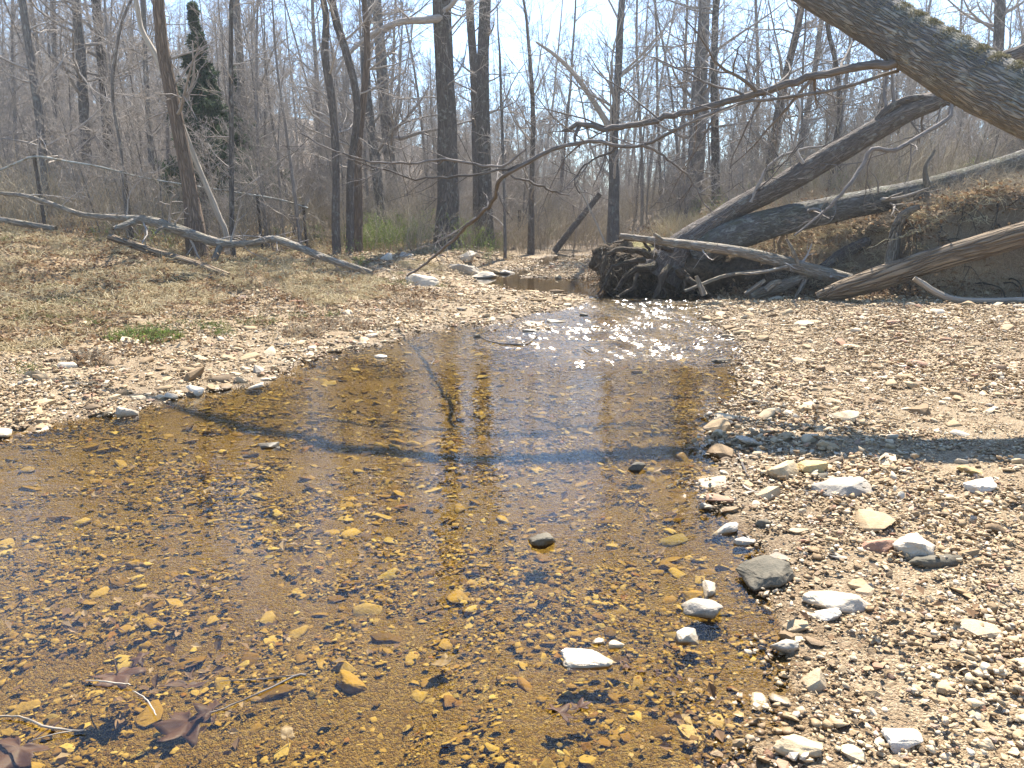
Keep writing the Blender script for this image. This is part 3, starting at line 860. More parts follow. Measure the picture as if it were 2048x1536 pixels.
# ------------------------------------------------------------------ trees and logs
def trunk_line(pix, Y, K=18):
    """pix: (x, y, width px[, depth]) from the base up; true depth Y (or per point)"""
    P = []; R = []
    for q in pix:
        dep = q[3] if len(q) > 3 else Y
        p = at_y(q[0], q[1], dep)
        P.append(np.append(p, q[2] * .5 * dep / FPX))
    c = catmull(np.array(P), K)
    return c[:, :3], np.maximum(c[:, 3], .003)
def rooted(P, R, drop=.25):
    g = H(P[0, 0], P[0, 1])
    P = P.copy()
    P = np.concatenate([[[P[0, 0], P[0, 1], min(g - drop, P[0, 2] - .05)]], P]); R = np.concatenate([[R[0] * 1.1], R])
    return P, R
def extend(P, R, height, lean=None, K=5):
    d = norm(P[-1] - P[-4]); out = [P]; rr = [R]
    cur = P[-1]; r = R[-1]; step = (height - cur[2]) / K / max(d[2], .4)
    if step > 0:
        for k in range(K):
            d = norm(d + rng.normal(0, .07, 3) + np.array([0, 0, .06]))
            cur = cur + d * step; r = r * (.80 if k < K - 1 else .4)
            out.append(cur[None]); rr.append(np.array([r]))
    return np.concatenate(out), np.concatenate(rr)

def branch_set(P, R, n1, t0, t1, L1, ang=(45, 85), n2=6, n3=6, n4=0, up=.05, wig=.16, rr=(.25, .45), rmin=.0035):
    """L1 in metres; returns list of (pts, radii, sides)"""
    out = []
    a = grow(P[None], R[None], n1, t0, t1, L1, ang, 7, up, wig, rr, .25, rmin * 1.6, absl=1.0)
    out.append((*a, 5))
    if n2:
        b = grow(*a, n2, .15, .98, (.3, .6), (30, 70), 6, up, wig * 1.2, (.4, .65), .3, rmin * 1.2); out.append((*b, 4))
        if n3:
            c = grow(*b, n3, .1, .98, (.3, .65), (30, 75), 5, up, wig * 1.3, (.45, .7), .5, rmin); out.append((*c, 3))
            if n4:
                d = grow(*c, n4, .1, .98, (.35, .7), (30, 75), 4, up, wig * 1.3, (.5, .8), .6, rmin * .85); out.append((*d, 3))
    return out

def make_tree(name, label, P, R, bark, twig, br, cat='tree', group=None, sides=14, bump=.05, extra=None, n_detail=None):
    base = np.array([P[0, 0], P[0, 1], H(P[0, 0], P[0, 1])])
    root = empty(name, base)
    mb = MB()
    Q = np.concatenate([P, R[:, None]], 1)
    Q = catmull(Q, max(24, len(P) * 2))
    tubes(mb, Q[:, :3], np.maximum(Q[:, 3], .004), sides, bump)
    t = mb.obj('trunk', bark, root, True, base)
    mb = MB()
    for b in br: tubes(mb, b[0], b[1], b[2])
    if br: mb.obj('crown', twig, root, True, base)
    tag(root, label, cat, group)
    return root

# --- trees that can be told apart in the photograph (foot pixel upward)
def std(label, pix, Y, bark='bark_grey', h=12, n1=16, L1=(1.2, 3.0), flare=1.25, t0=.3, n2=6, n3=6, twig='twig', n4=0, ang=(45, 85), up=.05, name='bare_tree', group=None, rmin=.004, rr=(.2, .4), extra=None, ws=.66):
    P, R = trunk_line(pix, Y)
    R = R * ws
    R = R * (1 + (flare - 1) * np.exp(-np.linspace(0, 9, len(R))))
    P, R = rooted(P, R)
    P, R = extend(P, R, h)
    br = branch_set(P, R, n1, t0, .97, L1, ang, n2, n3, n4, up, rmin=rmin, rr=rr)
    for e_ in (extra or []):
        p2, r2 = trunk_line(e_, Y, 22); br.append((p2[None], r2[None], 9))
        br += branch_set(p2, r2, 9, .15, .97, (.6, 1.8), (35, 75), 5, 5, rr=(.2, .4))
    return make_tree(name, label, P, R, M[bark], M[twig], br, group=group)

std('great straight dark trunk, thickest of the upright trees, by the bend', [(895, 482, 54), (896, 400, 50), (894, 250, 46), (888, 120, 44), (884, 0, 42)], 21, 'bark_dark', 17, 9, (1.5, 3.5), 1.35, .45, 5, 5, ws=.80, rr=(.07, .15), extra=[[(886, 36, 16, 20.9), (850, 40, 14, 20.6), (800, 44, 12, 20.4), (745, 68, 9, 20.2), (700, 105, 7, 20), (670, 150, 4, 19.8)], [(884, 24, 10, 20.9), (905, 8, 9, 20.6), (930, -30, 6, 20.5)]])
std('right one of the pair of dark trunks beside the great trunk', [(972, 468, 34), (968, 300, 32), (966, 150, 30), (970, 0, 27)], 24, 'bark_dark', 18, 12, (1.2, 3), 1.3, .3, 5, 5, rr=(.12, .26), ws=.78)
std('left one of the pair of dark trunks, curving, beside the great trunk', [(955, 455, 26), (953, 320, 25), (950, 180, 25), (944, 80, 24), (938, 0, 22)], 25, 'bark_dark', 18, 12, (1.2, 3), 1.2, .3, 5, 5, rr=(.12, .26))
std('leaning dark furrowed trunk on the left bank', [(390, 452, 40), (380, 380, 34), (366, 300, 32), (345, 200, 31), (325, 90, 29), (317, 0, 27)], 15.5, 'bark_brown', 14, 8, (1.0, 2.4), 1.3, .35, 5, 5, ws=.78)
std('pale barkless snag leaning behind the furrowed trunk', [(452, 468, 15), (425, 400, 15), (395, 330, 15), (345, 200, 17), (312, 110, 17), (285, 65, 14), (272, 0, 13)], 16.2, 'bark_pale', 8, 4, (.6, 1.5), 1.1, .5, 3, 0, 'bark_pale')
std('slim pale straight sapling right of the leaning snag', [(464, 470, 11), (463, 300, 11), (462, 130, 10), (463, 0, 9)], 16, 'bark_grey', 7.5, 16, (.7, 1.6), 1.1, .1, 4, 4, ws=.85)
std('slender dark trunk, leftmost of the clump on the left bank', [(674, 512, 22), (671, 430, 22), (672, 330, 21), (664, 200, 23), (650, 110, 20), (652, 30, 17), (640, -30, 15)], 18, 'bark_dark', 14, 14, (1.0, 2.6), 1.15, .2, 5, 5, ws=.68)
std('kinked dark trunk, second in the clump on the left bank', [(700, 502, 22), (700, 420, 20), (702, 330, 20), (715, 220, 20), (700, 130, 22), (672, 40, 22), (660, -20, 18)], 18.3, 'bark_dark', 14, 12, (1.0, 2.6), 1.15, .25, 5, 5, ws=.68)
std('thicker brown trunk, third in the clump on the left bank', [(714, 488, 26), (717, 400, 24), (716, 300, 22), (728, 190, 19), (735, 90, 17), (728, 0, 15)], 18.8, 'bark_brown', 15, 14, (1.0, 2.6), 1.2, .25, 5, 5, ws=.68)
std('slim grey trunk behind the left-bank clump', [(765, 440, 22), (748, 300, 20), (733, 180, 18), (732, 60, 16), (742, 0, 15)], 24, 'bark_grey', 14, 14, (1.2, 3.0), 1.15, .25, ws=.95)
std('tall grey trunk right of the left-bank clump', [(788, 418, 30), (778, 300, 28), (768, 200, 27), (760, 90, 26), (752, 0, 24)], 27, 'bark_grey', 17, 18, (1.5, 4.0), 1.2, .25, ws=.78)
std('thin dark tree with rising limbs alone beyond the bend', [(1062, 470, 17), (1064, 350, 15), (1066, 230, 13), (1060, 120, 11), (1052, 30, 8)], 27, 'bark_dark', 12, 26, (1.5, 3.6), 1.2, .15, 6, 6, 'twig', 0, (28, 55), .1)
std('grey forked tree with long bare limbs over the far bar', [(1226, 478, 34), (1228, 380, 30), (1228, 270, 26), (1236, 150, 22), (1240, 60, 20), (1244, 0, 18)], 25, 'bark_grey', 15, 26, (2.0, 5.0), 1.2, .2, 7, 6, 'twig', 0, (35, 70), .09, extra=[[(1222, 262, 14, 25), (1195, 215, 11, 24.8), (1150, 150, 9, 24.6), (1110, 110, 7, 24.5), (1072, 84, 4, 24.4)]])
std('thin grey sapling beside the great trunk', [(1010, 482, 9), (1008, 380, 8), (1004, 250, 8), (1000, 120, 7)], 21.5, 'bark_grey', 7, 16, (.5, 1.3), 1.1, .1, 4, 4)
std('tall pale grey trunk behind the fallen trees', [(1388, 430, 36), (1395, 300, 34), (1404, 150, 31), (1410, 0, 28)], 30, 'bark_grey', 19, 18, (1.5, 4.5), 1.2, .3)
std('dark upright tree just right of the tall pale grey trunk', [(1432, 400, 24), (1430, 280, 22), (1428, 140, 20), (1432, 0, 18)], 28, 'bark_dark', 16, 20, (1.5, 4.0), 1.2, .2)
std('dark tree leaning right above the fallen log', [(1535, 390, 26), (1545, 300, 24), (1565, 180, 22), (1592, 70, 20), (1605, 0, 18)], 24, 'bark_dark', 14, 18, (1.5, 4.0), 1.2, .2)
std('second dark tree leaning right above the fallen log', [(1585, 380, 18), (1600, 290, 17), (1625, 170, 15), (1640, 60, 14), (1650, 0, 13)], 26, 'bark_grey', 14, 18, (1.5, 4.0), 1.2, .2)
std('slender curved tree between the fallen trunks', [(1660, 400, 16), (1664, 320, 15), (1680, 230, 14), (1672, 130, 13), (1655, 50, 12), (1660, 0, 10)], 20, 'bark_dark', 10, 18, (1.0, 2.6), 1.2, .2)
std('tall trunk at the far right behind the big leaning limb', [(1985, 420, 32), (1990, 300, 30), (1995, 150, 29), (2000, 0, 27)], 26, 'bark_grey', 17, 18, (1.5, 4.0), 1.2, .25)
std('thin tree right of centre in the right-hand woods', [(1770, 380, 14), (1765, 250, 13), (1775, 120, 12), (1780, 0, 10)], 24, 'bark_dark', 13, 20, (1.2, 3.0), 1.2, .15)
std('dark trunk at the far left edge of the woods', [(95, 400, 22), (80, 250, 22), (62, 120, 22), (45, 0, 20)], 21, 'bark_grey', 14, 18, (1.2, 3.4), 1.2, .15)
std('grey trunk, left of the two side by side in the left woods', [(180, 400, 28), (170, 260, 27), (162, 120, 26), (152, 0, 24)], 24, 'bark_grey', 15, 18, (1.2, 3.6), 1.2, .2)
std('darker trunk, right of the two side by side in the left woods', [(222, 380, 28), (214, 250, 27), (204, 120, 26), (192, 0, 24)], 26, 'bark_dark', 16, 18, (1.2, 3.6), 1.2, .2)
std('thin trunk between the paired trunks and the leaning snag', [(310, 400, 17), (300, 280, 16), (292, 150, 15), (286, 0, 13)], 22, 'bark_grey', 13, 18, (1.2, 3.0), 1.2, .2)
std('grey trunk standing behind the cedar', [(492, 400, 24), (486, 250, 23), (480, 120, 22), (472, 0, 20)], 24, 'bark_grey', 15, 18, (1.2, 3.6), 1.2, .2)
std('slim sapling in front of the left-hand woods', [(252, 420, 10), (242, 300, 9), (225, 180, 9), (240, 60, 8), (262, 0, 7)], 17, 'bark_grey', 7, 14, (.7, 1.6), 1.1, .1, 4, 4)

# --- forest trees: a few forms, copied one by one
def forest_form(seed, h, r, n1, L1, t0, lean=.03, ang=(35, 75), n2=7, n3=7, up=.06, rmin=.007):
    K = 12
    P = np.zeros((K, 3)); d = np.array([rng.normal(0, lean), rng.normal(0, lean), 1.0])
    P[0] = (0, 0, -.4)
    for k in range(1, K):
        d = norm(d + rng.normal(0, .035, 3) * np.array([1, 1, 0])); P[k] = P[k - 1] + d * (h + .4) / (K - 1)
    R = r * np.linspace(1, .12, K) ** .8; R[0] *= 1.3
    br = branch_set(P, R, n1, t0, .98, L1, ang, n2, n3, 0, up, .15, (.28, .5), rmin)
    mb = MB(); Q = catmull(np.concatenate([P, R[:, None]], 1), 20)
    tubes(mb, Q[:, :3], Q[:, 3], 9, .05)
    tm = mb.mesh('trunk', M['bark_far'])
    mb = MB()
    for b in br: tubes(mb, *b)
    return tm, mb.mesh('crown', M['twig'])
FORMS = [forest_form(k, 16 + k % 3 * 1.5, .075 + .02 * (k % 4), 28, (1.4, 4.0), .25, rmin=.0055) for k in range(5)]
SAPL = [forest_form(40 + k, 6.5 + k % 3, .045 + .012 * (k % 3), 26, (.8, 2.3), .1, .06, (30, 65), 6, 5, .08, .0045) for k in range(5)]
def plant(form, x, y, s, label, group, name='bare_tree', zr=None):
    z = H(x, y)
    e = empty(name, (x, y, z)); e.scale = (s, s, s)
    e.rotation_euler = (rng.normal(0, .03), rng.normal(0, .03), rng.uniform(0, 6.28))
    for me, nm in zip(form, ('trunk', 'crown')):
        o = bpy.data.objects.new(nm, me); o.parent = e; COL.objects.link(o)
    tag(e, label, 'tree', group)
    return e
def spot(x0, x1, y0, y1):
    """x as fraction of the view width so that the trees spread evenly over the view"""
    y = rng.uniform(y0 ** .5, y1 ** .5) ** 2
    return rng.uniform(x0, x1) * .78 * y, y
def ok_tree(x, y, dmin):
    z, d, lf, inb = terrain(np.array([x]), np.array([y]))
    if d[0] < dmin or (not lf[0] and inb[0] < 1.0): return False
    return True
def fill(n, x0, x1, y0, y1, forms, s0, s1, label, group, name, dmin=1.5, avoid=None):
    k = 0; tries = 0
    while k < n and tries < n * 30:
        tries += 1
        x, y = spot(x0, x1, y0, y1)
        if not ok_tree(x, y, dmin) or (avoid and avoid(x, y)): continue
        plant(forms[int(rng.integers(0, len(forms)))], x, y, rng.uniform(s0, s1), label, group, name); k += 1
fill(40, -1.05, -.2, 27, 62, FORMS, .7, 1.0, 'bare grey tree standing deep in the left-hand woods', 'bare trees of the left-hand woods', 'bare_tree')
fill(12, -.2, .18, 36, 70, FORMS, .5, .75, 'bare grey tree in the middle distance beyond the creek bend', 'bare trees beyond the bend', 'bare_tree')
fill(34, .12, 1.05, 28, 66, FORMS, .7, 1.0, 'bare grey tree standing in the right-hand woods behind the fallen trunks', 'bare trees of the right-hand woods', 'bare_tree')
fill(46, -1.05, -.18, 19, 42, SAPL, .6, 1.0, 'thin bare sapling in the thicket of the left-hand woods', 'saplings of the left-hand woods', 'sapling', 3.5)
fill(18, -.18, .15, 25, 48, SAPL, .6, 1.0, 'thin bare sapling in the thicket beyond the creek bend', 'saplings beyond the bend', 'sapling', 1.5)
fill(38, .1, 1.05, 19, 44, SAPL, .7, 1.15, 'thin bare sapling behind the fallen trunks on the right bank', 'saplings of the right-hand woods', 'sapling', 2.5)

THICK = [forest_form(80 + k, 5.5 + k % 3, .035, 34, (.9, 2.4), .06, .08, (25, 65), 6, 6, .08, .006) for k in range(3)]
def avoid_front(x, y): return not (terrain(np.array([x]), np.array([y]))[1][0] > 6.2)
fill(26, -1.05, -.22, 16.8, 23, THICK, .35, .62, 'fine-twigged leafless shrub at the edge of the left-hand woods', 'shrubs at the edge of the left woods', 'bare_shrub', 5.0)
fill(12, -.22, .1, 21, 27, THICK, .3, .5, 'fine-twigged leafless shrub near the great trunk', 'shrubs near the great trunk', 'bare_shrub', 2.2)
fill(18, .25, 1.05, 15.5, 22, THICK, .35, .6, 'fine-twigged leafless shrub on top of the right bank', 'shrubs on the right bank', 'bare_shrub', 2.0)
# far-off wood that reads as one mass
C_WOOD = source_collection('wood_source', [])
for fm in FORMS[:4] + THICK:
    mbm = bpy.data.meshes.new('wood')
    bm = bmesh.new(); bm.from_mesh(fm[0]); n0 = len(bm.faces); bm.from_mesh(fm[1])
    bm.to_mesh(mbm); bm.free()
    mbm.materials.append(M['twig'])
    C_WOOD.objects.link(bpy.data.objects.new('wood_source_%d' % len(C_WOOD.objects), mbm))
n = 1500
yy = rng.uniform(48 ** .5, 160 ** .5, n) ** 2; xx = rng.uniform(-1, 1, n) * .8 * yy
kk = ok = sdist(xx, yy, WPOLY) > 2
xx, yy = xx[kk], yy[kk]
dpk = 0
dens = np.where(xx > .10 * yy, .45, np.where(xx > -.2 * yy, .6, 1.0)); kk = rng.uniform(0, 1, len(xx)) < dens; xx, yy = xx[kk], yy[kk]
dpk = np.where(rng.uniform(0, 1, len(xx)) < np.where(xx > -.2 * yy, .72, .5), rng.integers(4, 7, len(xx)), rng.integers(0, 4, len(xx)))
scatter('distant_woods', C_WOOD, np.stack([xx, yy, Hs(xx, yy)], 1), np.stack([xx * 0, xx * 0, rng.uniform(0, 6.28, len(xx))], 1), np.where(dpk < 4, rng.uniform(.5, .85, len(xx)), rng.uniform(.8, 1.3, len(xx))), None,
        'grey mass of bare woodland rising on the far hillside', 'woods', dpk)

C_THICK = source_collection('thicket_source', [o_.data for o_ in list(C_WOOD.objects)[4:]])
yy = rng.uniform(24, 50, 420); xx = rng.uniform(-1, 1, 420) * .8 * yy
z_, d_, l_, b_ = terrain(xx, yy); kk = (d_ > 1.2) & (l_ | (b_ > 4) | (yy > 29)); xx, yy, z_ = xx[kk], yy[kk], z_[kk]
scatter('thicket', C_THICK, np.stack([xx, yy, z_], 1), np.stack([rng.normal(0, .06, len(xx)), rng.normal(0, .06, len(xx)), rng.uniform(0, 6.28, len(xx))], 1), rng.uniform(.35, .85, len(xx)), None,
        'fine grey tangle of leafless brush filling the woods behind the first trunks', 'thicket')

# ------------------------------------------------------------------ the big leaning tree over the creek (its shadow falls across the water)
# the trunk lies in the plane of the sun and of the shadow line on the ground
sh_r = on_z(2048, 893, .12); sh_l = on_z(620, 880, -.16)
line_d = norm(sh_r - sh_l)
pn = np.cross(line_d, np.array(SUNV)); pn = norm(pn)
def on_plane(x, y):
    d = ray(x, y); o_ = np.array([0, 0, CAM_H])
    t = np.dot(sh_l - o_, pn) / np.dot(d, pn)
    return o_ + d * t
pa, pb, pc = on_plane(2048, 205), on_plane(1821, 82), on_plane(1684, 0)
dirn = norm(pc - pa)
pts = [pa - dirn * 4.2 + np.array([.25, 0, -.5]), pa - dirn * 2.2, pa, on_plane(1940, 150), pb, pc, pc + dirn * 2.0, pc + dirn * 4.0 + np.array(SUNV) * .25, pc + dirn * 6.5 + np.array(SUNV) * .7, pc + dirn * 9 + np.array(SUNV) * 1.3]
rads = [.28, .235, .20, .195, .19, .175, .11, .08, .055, .03]
Q = catmull(np.concatenate([np.array(pts), np.array(rads)[:, None]], 1), 60)
base = np.array([Q[0, 0], Q[0, 1], H(Q[0, 0], Q[0, 1])])
LT = empty('leaning_tree', base)
tag(LT, 'big mossy trunk leaning from the right edge over the creek with drooping limbs', 'tree')
Q = catmull(Q, 120)
mb = MB(); tubes(mb, Q[:, :3], Q[:, 3] * (1 + .03 * np.sin(np.arange(120) * .55) + rng.normal(0, .012, 120)), 26, .05); mb.obj('trunk', M['bark_mossy'], LT, True, base)
def trunk_moss(n, k0, k1):
    i = np.clip(rng.normal((k0 + k1) / 2, (k1 - k0) / 3, n).astype(int), 2, 116)
    tg_ = norm(Q[i + 1, :3] - Q[i, :3]); sd = norm(np.cross(tg_, np.array([0, 0, 1.0]))); up_ = np.cross(sd, tg_)
    a = rng.normal(0, .5, n)[:, None]
    nr = up_ * np.cos(a) + sd * np.sin(a)
    p = Q[i, :3] + nr * Q[i, 3:4] * .97 + tg_ * rng.uniform(0, .08, (n, 1))
    d = norm(nr + rng.normal(0, .6, (n, 3))); out = [p]
    for k in range(3): out.append(out[-1] + d * rng.uniform(.004, .011, (n, 1))); d = norm(d + rng.normal(0, .3, (n, 3)) - np.array([0, 0, .25]))
    mb = MB(); tubes(mb, np.stack(out, 1), .0028 * np.linspace(1, .4, 4)[None] * np.ones((n, 1)), 3, tone=rng.uniform(0, .3, n))
    o = mb.obj('moss', M['dry_moss'], LT, True, base); o['kind'] = 'stuff'
M['dry_moss'] = simple_mat('dry_moss', [(0, (.22, .20, .11)), (.5, (.32, .29, .17)), (1, (.42, .37, .24))], .85, 30, .2, .1, .2)
kk_ = int(np.argmin(np.linalg.norm(Q[:, :3] - pa, axis=1)))
trunk_moss(5000, kk_ - 4, kk_ + 14)
def limb(pix, K=26, name='limb', mat='twig_near', parent=LT, b=None, sides=9, twigs=None, bump=.06):
    P, R = trunk_line(pix, 8.0, K)
    R = R * .74
    P = P + rng.normal(0, .006, P.shape)
    mb = MB(); tubes(mb, P, R, sides, bump)
    o = mb.obj(name, M[mat], parent, True, base if b is None else b)
    if twigs:
        n1, L1, n2, t0 = twigs
        a = grow(P[None], R[None], n1, t0, .97, L1, (35, 80), 8, .02, .13, (.3, .55), .3, .0035, absl=1.0)
        c = grow(*a, n2, .2, .95, (.3, .6), (30, 65), 6, .02, .15, (.45, .7), .4, .0025)
        e = grow(*c, 3, .2, .95, (.3, .6), (30, 65), 4, .02, .15, (.5, .8), .5, .002)
        m2 = MB(); tubes(m2, *a, 5); tubes(m2, *c, 4); tubes(m2, *e, 3)
        t = m2.obj('twigs', M['twig_near'], o, True, base if b is None else b)
        t['kind'] = 'stuff'
    return P, R
Y0 = pb[1]
limb([(1850, 118, 30, Y0 + .05), (1780, 128, 25, Y0), (1697, 137, 21, Y0 + .25), (1573, 170, 20, Y0 + .5), (1448, 205, 17, Y0 + .75), (1324, 237, 15, Y0 + 1.0), (1220, 257, 14, Y0 + 1.0), (1165, 248, 13, Y0 + 1.0), (1140, 258, 11, Y0 + 1.0), (1124, 262, 5, Y0 + 1.0)], 40, 'limb', 'twig_near', sides=12, twigs=(14, (.5, 1.5), 4, .1))
limb([(1160, 250, 10, Y0 + 1.0), (1150, 275, 8, Y0 + .98), (1160, 296, 4, Y0 + .96)], 8, 'limb', 'twig_near')
limb([(1800, 140, 9, Y0 + .1), (1700, 172, 9, Y0 + .2), (1614, 190, 9, Y0 + .3), (1490, 205, 8, Y0 + .5), (1386, 242, 8, Y0 + .6), (1300, 284, 9, Y0 + .7), (1240, 294, 9, Y0 + .75), (1185, 281, 10, Y0 + .8), (1130, 291, 10, Y0 + .85), (1072, 314, 11, Y0 + .9),
      (1018, 346, 11, Y0 + 1.0), (1000, 360, 11, Y0 + 1.1), (992, 388, 11, Y0 + 1.3), (970, 420, 10, Y0 + 1.6), (942, 446, 10, Y0 + 2.0), (930, 455, 9, Y0 + 2.2), (901, 484, 8, Y0 + 2.6), (853, 525, 7, Y0 + 3.2), (815, 552, 6, Y0 + 3.6)], 60, 'limb', 'twig_near', twigs=(22, (.35, 1.3), 4, .1))
limb([(1050, 300, 5, Y0 + .95), (1003, 331, 7, Y0 + 1.0), (945, 328, 7, Y0 + 1.0), (890, 320, 7, Y0 + 1.0), (839, 326, 6, Y0 + 1.0), (737, 321, 5, Y0 + 1.0), (668, 301, 4, Y0 + 1.0), (600, 267, 2.5, Y0 + 1.0)], 26, twigs=(10, (.3, 1.0), 3, .2))
limb([(1060, 320, 6, Y0 + .95), (1044, 330, 6, Y0 + 1.0), (942, 352, 6, Y0 + 1.0), (873, 354, 5, Y0 + 1.05), (826, 357, 5, Y0 + 1.1), (740, 330, 4, Y0 + 1.1), (690, 318, 2.5, Y0 + 1.1)], 22, twigs=(8, (.3, .9), 3, .2))
limb([(1020, 350, 6, Y0 + 1.0), (1072, 369, 6, Y0 + 1.05), (1116, 386, 5, Y0 + 1.1), (1140, 392, 3, Y0 + 1.1)], 14, twigs=(5, (.3, .7), 3, .2))
limb([(1240, 294, 7, Y0 + .75), (1170, 330, 5, Y0 + .8), (1150, 362, 4, Y0 + .8), (1160, 388, 3, Y0 + .8)], 14, twigs=(4, (.3, .6), 3, .2))
limb([(1283, 288, 8, Y0 + .7), (1330, 315, 6, Y0 + .75), (1380, 355, 5, Y0 + .8), (1400, 395, 4, Y0 + .8), (1425, 430, 2, Y0 + .8)], 18, twigs=(8, (.3, .9), 3, .1))

# ------------------------------------------------------------------ root wad and dark tree leaning right from it
b2 = at_y(1335, 548, 13.9)
RT = empty('uprooted_tree', (b2[0], b2[1], H(b2[0], b2[1])))
rb_ = np.array(RT.location)
tag(RT, 'dark uprooted tree leaning right from its root mass at the pool', 'tree')
P, R = trunk_line([(1318, 556, 96, 13.9), (1345, 515, 74, 13.9), (1374, 484, 58, 13.9), (1430, 446, 46, 13.9), (1490, 408, 43, 13.8), (1560, 372, 44, 13.6), (1614, 342, 44, 13.5), (1680, 302, 42, 13.4), (1746, 262, 40, 13.3), (1821, 222, 37, 13.2), (1895, 190, 35, 13.1), (1987, 130, 33, 13.0), (2048, 104, 31, 13.0), (2150, 60, 28, 13)], 13.9, 60)
mb = MB(); tubes(mb, P, R, 18, .07); mb.obj('trunk', M['bark_dark'], RT, True, rb_)
def sub_limb(pix, root, rbase, mat, twigs=None, K=20):
    return limb(pix, K, 'limb', mat, root, rbase, 8, twigs)
sub_limb([(1745, 260, 30, 13.3), (1780, 215, 22, 13.2), (1840, 195, 16, 13.1), (1910, 210, 10, 13)], RT, rb_, 'bark_dark', (6, (.6, 1.6), 4, .2))
sub_limb([(1905, 205, 8, 12.8), (1898, 235, 12, 12.7), (1850, 265, 12, 12.6), (1790, 300, 12, 12.5), (1745, 298, 12, 12.5), (1725, 330, 10, 12.5), (1690, 380, 9, 12.4), (1640, 430, 7, 12.4), (1590, 470, 5, 12.3)], RT, rb_, 'twig_near', (10, (.5, 1.4), 4, .1), 30)
sub_limb([(1500, 405, 10, 13.6), (1540, 330, 8, 13.6), (1600, 300, 7, 13.6), (1660, 290, 5, 13.6)], RT, rb_, 'twig', (8, (.5, 1.4), 4, .1))
sub_limb([(1614, 340, 10, 13.4), (1590, 290, 8, 13.4), (1600, 220, 7, 13.3), (1580, 160, 5, 13.3)], RT, rb_, 'twig', (8, (.5, 1.4), 4, .1))
# root plate: lumpy soil and roots
def lump(name, c, ax, seed, mat, parent, rbase, rough=.35, det=4):
    bm = bmesh.new(); bmesh.ops.create_icosphere(bm, subdivisions=det, radius=1)
    off = Vector((seed * 7.3, seed * 2.9, 1))
    for v in bm.verts:
        p = v.co.copy()
        k = 1 + rough * mnoise.noise(p * 1.3 + off) + rough * .7 * mnoise.noise(p * 3.1 + off) + rough * .45 * mnoise.noise(p * 7.5 + off)
        v.co = Vector((p.x * ax[0], p.y * ax[1], p.z * ax[2])) * k + Vector(c)
    V, T = bm_arrays(bm); mb = MB(); mb.add(V, tris=T)
    return mb.obj(name, mat, parent, True, rbase)
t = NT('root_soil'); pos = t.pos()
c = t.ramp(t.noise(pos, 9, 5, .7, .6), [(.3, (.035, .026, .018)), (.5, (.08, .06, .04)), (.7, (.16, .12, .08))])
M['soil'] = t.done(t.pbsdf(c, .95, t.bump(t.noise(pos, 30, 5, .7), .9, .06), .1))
t = NT('bank_moss'); pos = t.pos()
c = t.ramp(t.noise(pos, 14, 5, .7, .6), [(.3, (.10, .085, .04)), (.5, (.21, .18, .08)), (.7, (.33, .28, .14))])
M['mossy_soil'] = t.done(t.pbsdf(c, .95, t.bump(t.noise(pos, 40, 5, .7), .9, .05), .1))
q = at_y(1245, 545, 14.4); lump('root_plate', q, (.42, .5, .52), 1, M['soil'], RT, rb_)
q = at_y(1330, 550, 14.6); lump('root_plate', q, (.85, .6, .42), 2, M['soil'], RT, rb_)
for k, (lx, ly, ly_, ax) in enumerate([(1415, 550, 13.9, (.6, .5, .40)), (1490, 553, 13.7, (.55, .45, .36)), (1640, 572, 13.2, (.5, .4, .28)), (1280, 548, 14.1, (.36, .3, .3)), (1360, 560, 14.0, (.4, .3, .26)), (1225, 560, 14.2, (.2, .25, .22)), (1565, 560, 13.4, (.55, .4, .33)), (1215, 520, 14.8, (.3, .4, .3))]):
    lump('root_plate', at_y(lx, ly, ly_), ax, 11 + k, M['soil'], RT, rb_)  # dark soil lumps, some added so the shaded undercut and root gaps read dark
q = at_y(1300, 505, 15.0); lump('moss_cap', q, (.75, .6, .2), 3, M['mossy_soil'], RT, rb_)
rootpix = [
 [(1330, 520, 30), (1290, 535, 22), (1250, 556, 16), (1225, 588, 9)], [(1340, 535, 30), (1315, 560, 20), (1300, 590, 10)], [(1360, 540, 28), (1365, 565, 18), (1355, 592, 9)],
 [(1375, 520, 26), (1420, 545, 18), (1470, 562, 13), (1530, 585, 7)], [(1310, 510, 26), (1260, 505, 18), (1220, 515, 12), (1204, 545, 7)], [(1290, 520, 18), (1240, 530, 12), (1212, 560, 6), (1202, 582, 4)],
 [(1390, 525, 20), (1440, 530, 14), (1500, 545, 10), (1560, 548, 5)], [(1345, 500, 18), (1300, 492, 12), (1250, 490, 8), (1225, 500, 4)], [(1360, 548, 20), (1400, 575, 12), (1430, 590, 7)],
 [(1255, 540, 9), (1245, 560, 6), (1255, 585, 4)], [(1230, 505, 9), (1212, 525, 6), (1206, 555, 3)], [(1275, 548, 12), (1262, 572, 9), (1240, 586, 6)], [(1440, 540, 10), (1480, 565, 7), (1520, 590, 4)],
 [(1300, 500, 10), (1280, 470, 6), (1262, 478, 3)], [(1215, 500, 7), (1200, 490, 4), (1196, 505, 2)], [(1330, 545, 16), (1332, 570, 10), (1322, 592, 6)],
]
for k, pp in enumerate(rootpix):
    yb = 13.75 - .25 * (k % 3)
    P, R = trunk_line([(a, b, w * .72, yb - .12 * i) for i, (a, b, w) in enumerate(pp)], yb, 14)
    P[2:] += np.cumsum(rng.normal(0, .022, P[2:].shape), 0)
    mb = MB(); tubes(mb, P, R, 8, .1); r_ = mb.obj('root', M['root'], RT, True, rb_)
